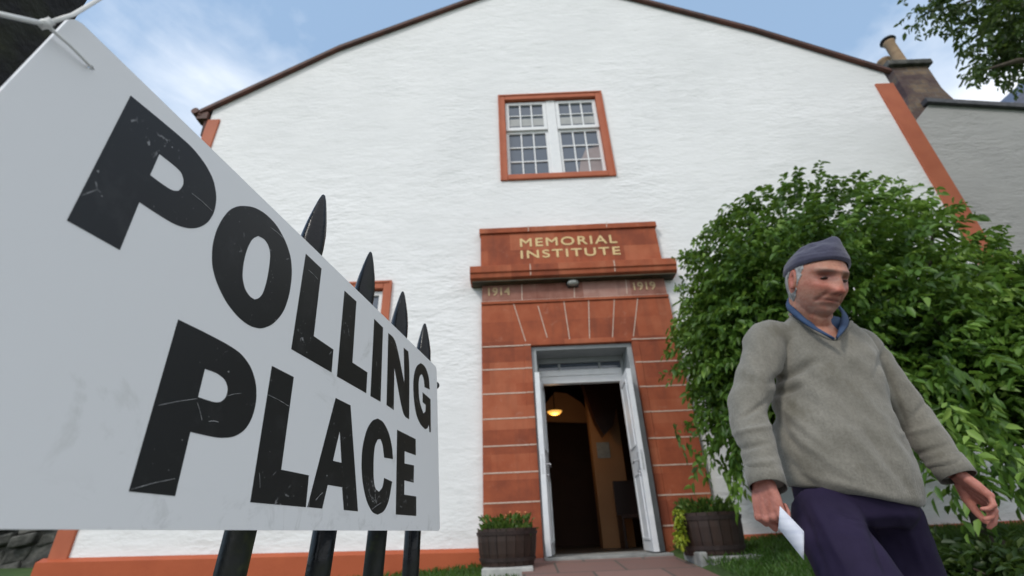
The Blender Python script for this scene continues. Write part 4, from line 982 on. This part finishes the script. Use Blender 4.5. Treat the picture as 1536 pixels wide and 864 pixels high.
for h, t, k, a in ((HipR, ThR, KnR, AnR), (HipL, ThL, KnL, AnL)): limb(bb, [h+Vector((0, 0, .02)), t, k, a], [.060, .058, .045, .035])
limb(bb, [AnR, AnR+Vector((.05, -.10, -.035))], [.034, .03]); limb(bb, [AnL, AnL+Vector((.05, -.09, -.07))], [.034, .03])
for v_i in range(len(bb.v)): pass
bme = remesh(bb, .0026, 2, .5, 'body')
def skin_mat():
    m, nt, N, L, B = new_mat('weathered_skin')
    a = N.new('ShaderNodeVertexColor'); a.layer_name = 'skin'; v = coords(N, L)
    n_ = nz(N, L, v, 60, 5, .6); n2 = nz(N, L, v, 260, 3)
    c = mixc(N, L, ramp(N, L, n_, [(.42, (0, 0, 0)), (.70, (.65, .65, .65))]), a.outputs['Color'], (.30, .095, .06))
    L.new(c, B.inputs['Base Color']); B.inputs['Roughness'].default_value = .5; B.inputs['Specular IOR Level'].default_value = .4
    B.inputs['Subsurface Weight'].default_value = .12; B.inputs['Subsurface Radius'].default_value = (.012, .004, .002); B.inputs['Subsurface Scale'].default_value = .5
    n = bump(N, L, B, n_, .6, .004); bump(N, L, B, n2, .25, .0008, n); return m
ca = bme.color_attributes.new('skin', 'FLOAT_COLOR', 'POINT'); cols = []
base = Vector((.43, .205, .135))
for v in bme.vertices:
    q = (HI@(v.co-HC))/HS; c = base.copy()
    if q.z > -.14 and q.length < .16:
        ax = abs(q.x); x, z = q.x, q.z
        def mx(c, t, k): return c.lerp(Vector(t), max(0, min(1, k)))
        if q.y > .0:
            c = mx(c, (.50, .13, .09), .75*g2(ax, z, .043, -.018, .017, .013)+.75*g2(x, z, 0, -.030, .014, .012))
            c = mx(c, (.29, .175, .14), .65*g2(ax, z, 0, -.085, .045, .022)+.35*g2(ax, z, .05, -.06, .02, .03))        # grey stubble
            c = mx(c, (.30, .085, .07), .8*g2(x, z, 0, -.060, .019, .0055))
            c = mx(c, (.08, .028, .022), .95*g2(x, z, 0, -.0597, .024, .0022))
            c = mx(c, (.15, .115, .095), .9*g2(ax, z, .030, .026, .018, .0046))                                      # eyebrow
            c = mx(c, (.20, .075, .055), .8*g2(ax, z, .031, .009, .019, .010)); c = mx(c, (.03, .017, .015), .98*g2(ax, z, .031, .0035, .0135, .0042))                                     # socket: painted shade over naturally darker skin, then the narrowed eye
            c = mx(c, (.26, .09, .07), .55*g2(ax, z, .031, .007, .018, .009))  # more socket shade mixed into the skin colour
            c = mx(c, (.22, .07, .05), .6*math.exp(-((ax-(.020+(-.028-z)*.45))/.0030)**2/2)*(1 if -.068 < z < -.028 else 0))
            c = mx(c, (.05, .02, .018), .9*g2(ax, z, .0075, -.0405, .0035, .0018))
        if ax > .0665 and -.026 < q.y < .016 and -.045 < q.z < .035: c = mx(c, (.42, .11, .08), .7)
    elif v.co.z < .2: c = Vector((.47, .19, .145))
    cols += [c.x, c.y, c.z, 1]
ca.data.foreach_set('color', cols)
def mshift(me):
    me.transform(Matrix.Translation(-MO)); return me
put(mshift(bme), 'body', skin_mat(), man)
# eyes
m, nt, N, L, B = new_mat('eye'); B.inputs['Base Color'].default_value = (.035, .022, .018, 1); B.inputs['Roughness'].default_value = .25  # eyeball dark all over, the socket's shade put into its colour
for s in (-1, 1):
    b = MB(); b.ball(HC+HM@Vector((s*.031, .0770, .0040))*HS-MO, (.0110, .0082, .0034), n=14, m=10); b.build('eye', m, man, smooth=True)
# cap
b = MB(); n, m_ = 72, 30; vs = []
for i in range(m_+1):
    t = i/m_
    for j in range(n):
        ph = 2*math.pi*j/n; cy, cx = math.sin(ph), math.cos(ph)
        ez = .034+.034*cy; thm = math.acos(max(-1, min(1, ez/.128)))
        th = t*thm; d = Vector((math.sin(th)*cx, math.sin(th)*cy, math.cos(th)))
        ss = math.sin(th)**.82; p = Vector((ss*cx*.0865, ss*cy*.104-.001, d.z*.127))
        nn = noise.noise(Vector((d.x*2.0, d.y*2.0, d.z*2.0+4)))*.010+noise.noise(Vector((d.x*5, d.y*5, d.z*5)))*.0035
        pk = math.exp(-((p.x+.030)/.017)**2/2-((p.y-.022)/.020)**2/2)*.024+math.exp(-((p.x+.0)/.035)**2/2-((p.y-.0)/.05)**2/2)*.006-math.exp(-((p.x-.01)/.03)**2/2-((p.y+.040)/.022)**2/2)*.010-math.exp(-((p.x-.035)/.018)**2/2-((p.y-.02)/.03)**2/2)*.007
        sag = math.exp(-((p.y+.085)/.03)**2)*math.exp(-((p.z-.06)/.03)**2)*.008
        fold = .0022/(1+math.exp(-(t-.78)*50)); rid = -.0012*math.exp(-((t-.77)/.03)**2)+.004*math.sin(5*ph+9*t)*math.exp(-((t-.5)/.22)**2)*(.4+.6*noise.noise(Vector((cx*2, cy*2, 7))))
        k = 1 if t < .985 else .93
        p = p*k+d*(nn*min(1, t*3+.3)*(1-t*.6)+fold*(1 if t < .985 else 0)+rid+sag)+Vector((0, 0, pk)); vs.append(HC+HM@(p*HS*1.0)-MO)
b.add(vs, [(i*n+j, (i+1)*n+j, (i+1)*n+(j+1) % n, i*n+(j+1) % n) for i in range(m_) for j in range(n)])
def knit(name, c1, c2, sc1, bs, stains=None, rib=260):
    m, nt, N, L, B = new_mat(name)
    v = coords(N, L); f = nz(N, L, v, sc1, 6, .65); g = nz(N, L, v, 140, 4, .7)
    c = ramp(N, L, f, [(.3, c1), (.7, c2)])
    c = mixc(N, L, ramp(N, L, g, [(.35, (0, 0, 0)), (.75, (.55, .55, .55))]), c, tuple(x*.62 for x in c1))
    if stains:
        st = ramp(N, L, nz(N, L, coords(N, L, (1, 1, .6)), 9, 5, .6), [(.58, (0, 0, 0)), (.70, (1, 1, 1))])
        c = mixc(N, L, mth(N, L, 'MULTIPLY', st, .55), c, stains)
    L.new(c, B.inputs['Base Color']); B.inputs['Roughness'].default_value = .95; B.inputs['Specular IOR Level'].default_value = .1
    B.inputs['Sheen Weight'].default_value = .25
    w = N.new('ShaderNodeTexWave'); w.inputs['Scale'].default_value = rib/6.28; w.inputs['Distortion'].default_value = 1.2; w.bands_direction = 'X'; L.new(v, w.inputs['Vector'])
    n1 = bump(N, L, B, w.outputs['Fac'], bs*.6, .0003); bump(N, L, B, g, bs, .002, n1); return m
b.build('cap', knit('grey_blue_knit', (.048, .047, .075), (.080, .078, .115), 14, .5), man, smooth=True)
# hair
b = MB()
def hair_fn(p, d):
    q = head_fn(p, d); k = 1.030+.035*noise.noise(Vector((d.x*9, d.y*9, d.z*5)))+.02*noise.noise(d*30)
    return Vector((q.x*k, q.y*k, q.z*1.0))
b.ball((0, 0, 0), 1, None, n=180, m=120, fn=hair_fn)
keep = []
V = b.v
for f in b.f:
    c = sum((Vector(V[i]) for i in f), Vector())/4/HS
    side = c.y < .032+.004*noise.noise(c*60)-.35*max(0, .01-c.z) and c.z > -.072+.9*max(0, c.y+.01)+.004*noise.noise(c*50)
    ear_ = (((c.y+.006)/.024)**2+((c.z+.008)/.040)**2 < 1 and abs(c.x) > .05)
    if side and c.z < .055 and not ear_: keep.append(f)
b2 = MB(); b2.v = [tuple(HC+HM@Vector(v)-MO) for v in V]; b2.f = keep; b2.m = [0]*len(keep)
hm = pm('grey_hair', (.12, .115, .11), (.40, .39, .38), 120, .7, .6, .002, 200, stretch=(1, 1, .3))
ho = b2.build('hair', hm, man, smooth=True)
bm = bmesh.new(); bm.from_mesh(ho.data); bmesh.ops.delete(bm, geom=[v for v in bm.verts if not v.link_faces], context='VERTS'); bm.to_mesh(ho.data); bm.free()
so = ho.modifiers.new('s', 'SOLIDIFY'); so.thickness = .009; so.offset = -1
# shirt under the sweater and its collar
b = MB(); ellring(b, trings(-.022)[4:7]+trings(-.010)[7:9]); sh = remesh(b, .006, 3, .5, 'shirt')
shm = pm('blue_shirt_cotton', (.012, .032, .080), (.028, .062, .135), 18, .8, .2, .001, 120)
# sweater
sb_ = MB(); ellring(sb_, trings(0))
for a, e, w in ((ShR, ElR, WrR), (ShL, ElL, WrL)):
    inn = (at(1222, 510, 1.41)-a)*.42
    limb(sb_, [a+inn-Vector((0, 0, .012)), a, a.lerp(e, .5), e, e.lerp(w, .5), w], [.058, .060, .057, .054, .048, .043])
sw_ = remesh(sb_, .0052, 9, .5, 'sweater')
C7 = lambda x, y: (1040+x/1.619, 330+y/1.619)
creases = [((190, 395), (300, 345), 9, -.012), ((195, 425), (270, 400), 8, -.009), ((200, 440), (330, 560), 10, .007), ((215, 500), (400, 640), 11, .006), ((190, 470), (260, 560), 8, -.006), ((300, 420), (480, 640), 13, .006), ((340, 400), (520, 650), 9, -.004), ((400, 400), (530, 600), 12, .005), ((200, 560), (330, 680), 9, -.005),
    ((100, 520), (190, 500), 6, .006), ((95, 560), (180, 545), 6, -.006), ((110, 600), (200, 585), 7, .004), ((120, 480), (180, 440), 6, -.006), ((460, 330), (520, 520), 8, -.008), ((470, 300), (440, 380), 7, -.005), ((510, 520), (590, 500), 6, .005), ((540, 570), (620, 545), 6, -.006), ((530, 480), (570, 440), 6, -.004), ((170, 270), (200, 380), 9, -.006), ((130, 330), (180, 420), 9, .004), ((250, 300), (330, 420), 14, .003), ((240, 610), (500, 680), 8, .004), ((560, 600), (640, 580), 6, .005)]
creases = [(C7(*a), C7(*c), w, am) for a, c, w, am in creases]
def crease_disp(me, amp=1.0, nz_amp=.0036):
    N_ = [v.normal.copy() for v in me.vertices]
    for v, nn in zip(me.vertices, N_):
        u, w = proj(v.co); d = 0
        for (a, c, wd, am) in creases:
            ax, ay = a; bx, by = c; dx, dy = bx-ax, by-ay; L2 = dx*dx+dy*dy
            t = ((u-ax)*dx+(w-ay)*dy)/L2; tc = max(0, min(1, t)); ex, ey = u-ax-dx*tc, w-ay-dy*tc
            q = (ex*ex+ey*ey)/(wd*wd*.5)
            if q < 8: d += am*math.exp(-q)*(.35+.65*math.sin(math.pi*min(1, max(0, tc)))) 
        p = v.co
        d += nz_amp*noise.noise(Vector(((p.x+p.z*.8)*17, p.y*7, (p.z-p.x)*4)))*1.5+nz_amp*noise.noise(Vector((p.x*5, p.y*6, p.z*6+3)))+.0020*noise.noise(p*26)
        v.co = p+nn*d*amp
for v in sw_.vertices:
    u, _w = proj(v.co); w_ = max(0, min(1, (.28-v.co.z)/.22))
    for A_, B_ in ((ElR, WrR), (ElL, WrL)):
        AB = B_-A_; t_ = max(0, min(1, (v.co-A_).dot(AB)/AB.dot(AB))); w_ *= max(0, min(1, ((v.co-A_-AB*t_).length-.058)/.03))
    if 1120 < u < 1450: v.co.z += w_*(.050-.075*max(0, min(1, (u-1178)/205)))
crease_disp(sw_, 1.3)
# cut the V neck and the neck hole
NC = at(1217, 484, 1.39)
bm = bmesh.new(); bm.from_mesh(sw_)
NLc = [(1160, 440), (1172, 460), (1194, 478), (1220, 495), (1251, 511), (1264, 500), (1275, 484), (1284, 460)]
def in_v(p):
    u, v = proj(p)
    if not (1160 < u < 1282) or (p-NC).length > .17: return False
    for (a, c), (e, f_) in zip(NLc, NLc[1:]):
        if a <= u <= e: return v < c+(f_-c)*(u-a)/(e-a)
    return False
bmesh.ops.delete(bm, geom=[v for v in bm.verts if in_v(v.co)], context='VERTS')
# cut open cuffs and smooth the cut edge
for W in (WrR, WrL):
    pass
be = [v for v in bm.verts if v.is_boundary]
for _ in range(6):
    new = {v: (sum((e.other_vert(v).co for e in v.link_edges if e.is_boundary), Vector())/max(1, sum(e.is_boundary for e in v.link_edges))) for v in be if v.is_valid}
    for v, c in new.items():
        if any(e.is_boundary for e in v.link_edges): v.co = v.co.lerp(c, .5)
bloops = [[e.verts[0].co.copy(), e.verts[1].co.copy()] for e in bm.edges if e.is_boundary]
bm.to_mesh(sw_); bm.free()
knit_m = knit('worn_grey_wool', (.165, .155, .128), (.255, .240, .205), 7, .8, (.095, .085, .06))
swo = put(mshift(sw_), 'sweater', knit_m, man)
so = swo.modifiers.new('s', 'SOLIDIFY'); so.thickness = .004; so.offset = -1
put(mshift(sh), 'shirt', shm, man)
# ribbed hem and cuffs
def band(c, a, d, z_h, name, grow=.003):
    b = MB(); n = 48; pr = [(-z_h, 0), (-z_h*.98, grow), (0, grow*1.4), (z_h*.98, grow), (z_h, 0)]
    up = a.cross(d).normalized(); vs = []
    for z, g in pr:
        for j in range(n):
            t = 2*math.pi*j/n; ct, st = math.cos(t), math.sin(t); r_ = a*math.copysign(abs(ct)**.9, ct)+d*math.copysign(abs(st)**.9, st); vs.append(c+up*z+r_+r_.normalized()*g-MO)
    b.add(vs, [(i*n+j, i*n+(j+1) % n, (i+1)*n+(j+1) % n, (i+1)*n+j) for i in range(len(pr)-1) for j in range(n)])
    o = b.build(name, knit_m, swo, smooth=True); return o
for W, E in ((WrR, ElR), (WrL, ElL)):
    d = (W-E).normalized(); a = d.orthogonal().normalized(); band(W-d*.012, a*.0415, d.cross(a)*.0415, .026, 'cuff', .0022)
# collar: two flaps hugging the neck
def collar():
    cp = [(1252, 508, 1.270), (1222, 493, 1.292), (1198, 476, 1.325), (1182, 461, 1.375), (1188, 450, 1.43), (1215, 447, 1.455), (1245, 452, 1.44), (1266, 468, 1.39), (1270, 484, 1.33), (1256, 507, 1.272)]
    P = [at(*q) for q in cp]; out = []
    for i in range(len(P)-1):
        p0 = P[max(i-1, 0)]; p1 = P[i]; p2 = P[i+1]; p3 = P[min(i+2, len(P)-1)]
        for k in range(5):
            t = k/5; out.append(.5*((2*p1)+(p2-p0)*t+(2*p0-5*p1+4*p2-p3)*t*t+(3*p1-p0-3*p2+p3)*t**3))
    out.append(P[-1]); ctr = sum(P, Vector())/len(P); rows = []; n = len(out)-1
    for i, p in enumerate(out):
        d = (ctr-p); d.z = 0; d.normalize(); e = min(i, n-i)/n; h = .030*min(1, .35+e*3)
        rows.append([p-Vector((0, 0, h*.30))-d*.004, p-d*.005+Vector((0, 0, h*.1)), p+d*.003+Vector((0, 0, h*.55)), p+d*.011+Vector((0, 0, h*.62)), p+d*.014-Vector((0, 0, h*.1))])
    vs = [p-MO for r in rows for p in r]; k = 5; b = MB()
    b.add(vs, [(i*k+j, i*k+j+1, (i+1)*k+j+1, (i+1)*k+j) for i in range(n) for j in range(k-1)])
    o = b.build('collar', shm, man, smooth=True); s = o.modifiers.new('s', 'SOLIDIFY'); s.thickness = .002
collar()
# neck ribbing
vset = []
for a, c in bloops: vset.append((a, c))
adj = {}
key = lambda p: (round(p.x, 5), round(p.y, 5), round(p.z, 5))
for a, c in bloops: adj.setdefault(key(a), []).append(key(c)); adj.setdefault(key(c), []).append(key(a))
if adj:
    st = next(iter(adj)); loop = [st]; prev = None; cur = st
    while True:
        nx = [q for q in adj[cur] if q != prev]
        if not nx or nx[0] == st: break
        prev, cur = cur, nx[0]; loop.append(cur)
        if len(loop) > 3000: break
    LP = [Vector(p) for p in loop]; k = len(LP)
    LP = [sum((LP[(i+j) % k] for j in range(-4, 5)), Vector())/9 for i in range(k)][::2]
    b = MB(); b.tube([p-MO for p in LP+[LP[0]]], .0048, 8, cap=False); b.build('neckband', knit_m, swo, smooth=True)
# trousers
tbm = MB(); wc = at(1277, 742, 1.40)
ellring(tbm, [(wc+Vector((0, 0, .09)), lat*.142, fwd*.108, .9), (wc, lat*.146, fwd*.112, .9), ((HipR+HipL)/2-Vector((0, 0, .0)), lat*.145, fwd*.110, .9), ((HipR+HipL)/2-Vector((0, 0, .025)), lat*.12, fwd*.08, .9)])
for h, t, k, a in ((HipR, ThR, KnR, AnR), (HipL, ThL, KnL, AnL)): limb(tbm, [h+Vector((0, 0, .02)), t, k, a+Vector((0, 0, .01))], [.079, .081, .070, .062])
tr = remesh(tbm, .0065, 6, .5, 'trousers')
creases = [((1195, 745), (1240, 864), 8, -.006), ((1215, 750), (1275, 864), 9, .007), ((1245, 760), (1285, 780), 6, -.007), ((1250, 775), (1300, 790), 6, .006), ((1250, 790), (1290, 800), 5, -.005), ((1300, 780), (1335, 864), 6, -.010), ((1290, 800), (1320, 864), 7, .006), ((1350, 770), (1390, 860), 7, .004)]
crease_disp(tr, 1.0, .005)
def cloth(name, c1, c2):
    m = pm(name, c1, c2, 8, .75, .35, .001, 300); m.node_tree.nodes['Principled BSDF'].inputs['Specular IOR Level'].default_value = .15; return m
put(mshift(tr), 'trousers', cloth('navy_work_cotton', (.012, .008, .025), (.024, .017, .046)), man)
for A, dy in ((AnR, 0), (AnL, .03)):
    b = MB(); c = A+Vector((.04, -.07, -.035 if dy == 0 else -.055)); c.z = max(c.z, -EYE+.045+.052)
    b.ball(c-MO, (.05, .135, .05), Matrix.Rotation(.25, 3, 'Z'), n=20, m=12, fn=lambda p, d: Vector((p.x*(1-.15*d.y), p.y, max(p.z, -.045) if d.y > -.2 or True else p.z)))
    b.build('shoe', pm('black_leather', (.012, .012, .013), (.03, .028, .026), 12, .45, .2, .002, 60), man, smooth=True)
# paper in his right hand
pu = [((1166, 760), 1.235), ((1183, 764), 1.215), ((1209, 800), 1.20), ((1206, 840), 1.20), ((1196, 829), 1.215), ((1172, 790), 1.235)]
b = MB(); rows = []
n = 10
A_, B_, C_, D_ = at(1170, 759, 1.215), at(1168, 792, 1.225), at(1206, 840, 1.195), at(1206, 797, 1.185)
for i in range(n+1):
    t = i/n; l = A_.lerp(D_, t); r_ = B_.lerp(C_, min(1, t*1.0)); mid = (l+r_)/2+Vector((0, -.004, .0))*math.sin(math.pi*t)
    rows.append([l, mid, r_])
org = A_.copy(); vs = [p-org for r in rows for p in r]
b.add(vs, [(i*3+j, i*3+j+1, (i+1)*3+j+1, (i+1)*3+j) for i in range(n) for j in range(2)])
pp = b.build('folded_paper', pm('white_paper', (.50, .53, .62), (.74, .75, .80), 9, .7, .4, .002, 9, stretch=(1, 1, 5)), smooth=True); pp.location = org
s = pp.modifiers.new('s', 'SOLIDIFY'); s.thickness = .0012
tag(pp, 'folded white paper held low in the right hand of the walking man', 'paper')
# ------------------------------------------------------------------ lift everything so the pavement is near zero
for o in list(COL.objects):
    if o.parent is None: o.location.z += EYE
# ------------------------------------------------------------------ camera
cd = bpy.data.cameras.new('camera'); cam = bpy.data.objects.new('camera', cd); COL.objects.link(cam); sc.camera = cam
cd.sensor_width = 36; cd.lens = 36*F_/1536; cd.clip_start = .01; cd.clip_end = 2000
cam.location = (0, 0, EYE)
f = Vector((0, math.cos(P_), math.sin(P_))); r0 = Vector((1, 0, 0)); u0 = r0.cross(f)
# image up in world = -D axis rotated by roll: D = dx*sin(R)+dy*cos(R)
rx = r0*math.cos(R_)-u0*math.sin(R_)     # +u direction:  R=cos, D=sin -> down
ux = r0*math.sin(R_)+u0*math.cos(R_)     # -v direction:  R=+sin, D=-cos
cam.matrix_world = Matrix(((rx.x, ux.x, -f.x, 0), (rx.y, ux.y, -f.y, 0), (rx.z, ux.z, -f.z, EYE), (0, 0, 0, 1)))
cd.dof.use_dof = True; cd.dof.focus_distance = .60; cd.dof.aperture_fstop = 6.3
# ------------------------------------------------------------------ light
SE, SA = math.radians(42), math.radians(-142)       # elevation, azimuth of the sun (x = sin, y = cos)
world = bpy.data.worlds.new('World'); sc.world = world; world.use_nodes = True
N, L = world.node_tree.nodes, world.node_tree.links; bg = N['Background']
sky = N.new('ShaderNodeTexSky'); sky.sky_type = 'NISHITA'; sky.sun_disc = False; sky.sun_elevation = SE; sky.sun_rotation = SA; sky.air_density = 1.1; sky.dust_density = .8; sky.ozone_density = 1.3
tc = N.new('ShaderNodeTexCoord')
def wn(scale, seed, detail=6, rough=.55):
    mp = N.new('ShaderNodeMapping'); mp.inputs['Location'].default_value = (seed, seed*.7, seed*.3); mp.inputs['Scale'].default_value = (1, 1, 1.8); L.new(tc.outputs['Generated'], mp.inputs['Vector'])
    return nz(N, L, mp.outputs[0], scale, detail, rough, .3)
def blob(u, v, rad, soft):
    d = ray(u, v).normalized(); s = N.new('ShaderNodeVectorMath'); s.operation = 'DISTANCE'; s.inputs[1].default_value = d
    nv = N.new('ShaderNodeVectorMath'); nv.operation = 'NORMALIZE'; L.new(tc.outputs['Generated'], nv.inputs[0]); L.new(nv.outputs[0], s.inputs[0])
    mr = N.new('ShaderNodeMapRange'); mr.inputs['From Min'].default_value = rad+soft; mr.inputs['From Max'].default_value = rad-soft; L.new(s.outputs['Value'], mr.inputs['Value']); return mr.outputs[0]
n1 = wn(2.6, 1.3); n2 = wn(7, 3.1)
nn_ = mth(N, L, 'ADD', mth(N, L, 'MULTIPLY', n1, .7), mth(N, L, 'MULTIPLY', n2, .3))
place = mth(N, L, 'MAXIMUM', mth(N, L, 'MULTIPLY', blob(330, 140, .12, .16), .66), blob(1560, 150, .22, .14))
place = mth(N, L, 'MAXIMUM', place, mth(N, L, 'MULTIPLY', blob(300, 60, .05, .14), .45))
def dirblob(d, rad, soft):
    s = N.new('ShaderNodeVectorMath'); s.operation = 'DISTANCE'; s.inputs[1].default_value = Vector(d).normalized()
    nv = N.new('ShaderNodeVectorMath'); nv.operation = 'NORMALIZE'; L.new(tc.outputs['Generated'], nv.inputs[0]); L.new(nv.outputs[0], s.inputs[0])
    mr = N.new('ShaderNodeMapRange'); mr.inputs['From Min'].default_value = rad+soft; mr.inputs['From Max'].default_value = rad-soft; L.new(s.outputs['Value'], mr.inputs['Value']); return mr.outputs[0]
place = mth(N, L, 'MAXIMUM', place, mth(N, L, 'MULTIPLY', dirblob((.5, -1, .45), 1.05, .25), 1.1))  # unseen cloud bank behind the camera, added to brighten the sign
cov = ramp(N, L, mth(N, L, 'ADD', mth(N, L, 'MULTIPLY', place, .34), mth(N, L, 'MULTIPLY', nn_, .75)), [(.47, (0, 0, 0)), (.72, (1, 1, 1))])
base_sky = mixc(N, L, .55, sky.outputs[0], (4.0, 5.8, 8.2))
cl = mixc(N, L, nn_, (8.7, 9.1, 9.7), (9.9, 10.1, 10.4))
c = mixc(N, L, mth(N, L, 'MULTIPLY', cov, .9), base_sky, cl)
L.new(c, bg.inputs['Color']); bg.inputs['Strength'].default_value = .11
sl_ = bpy.data.lights.new('sun', 'SUN'); sl_.energy = 1.35; sl_.angle = math.radians(10); sl_.color = (1, .95, .88)
so_ = bpy.data.objects.new('sun', sl_); COL.objects.link(so_)
sd_ = Vector((math.sin(SA)*math.cos(SE), math.cos(SA)*math.cos(SE), math.sin(SE))); so_.rotation_euler = sd_.to_track_quat('Z', 'Y').to_euler(); so_.location = (-5, -5, 12)
sc.render.engine = 'CYCLES'
sc.view_settings.view_transform = 'Standard'; sc.view_settings.look = 'None'; sc.view_settings.exposure = .27; sc.view_settings.gamma = 1
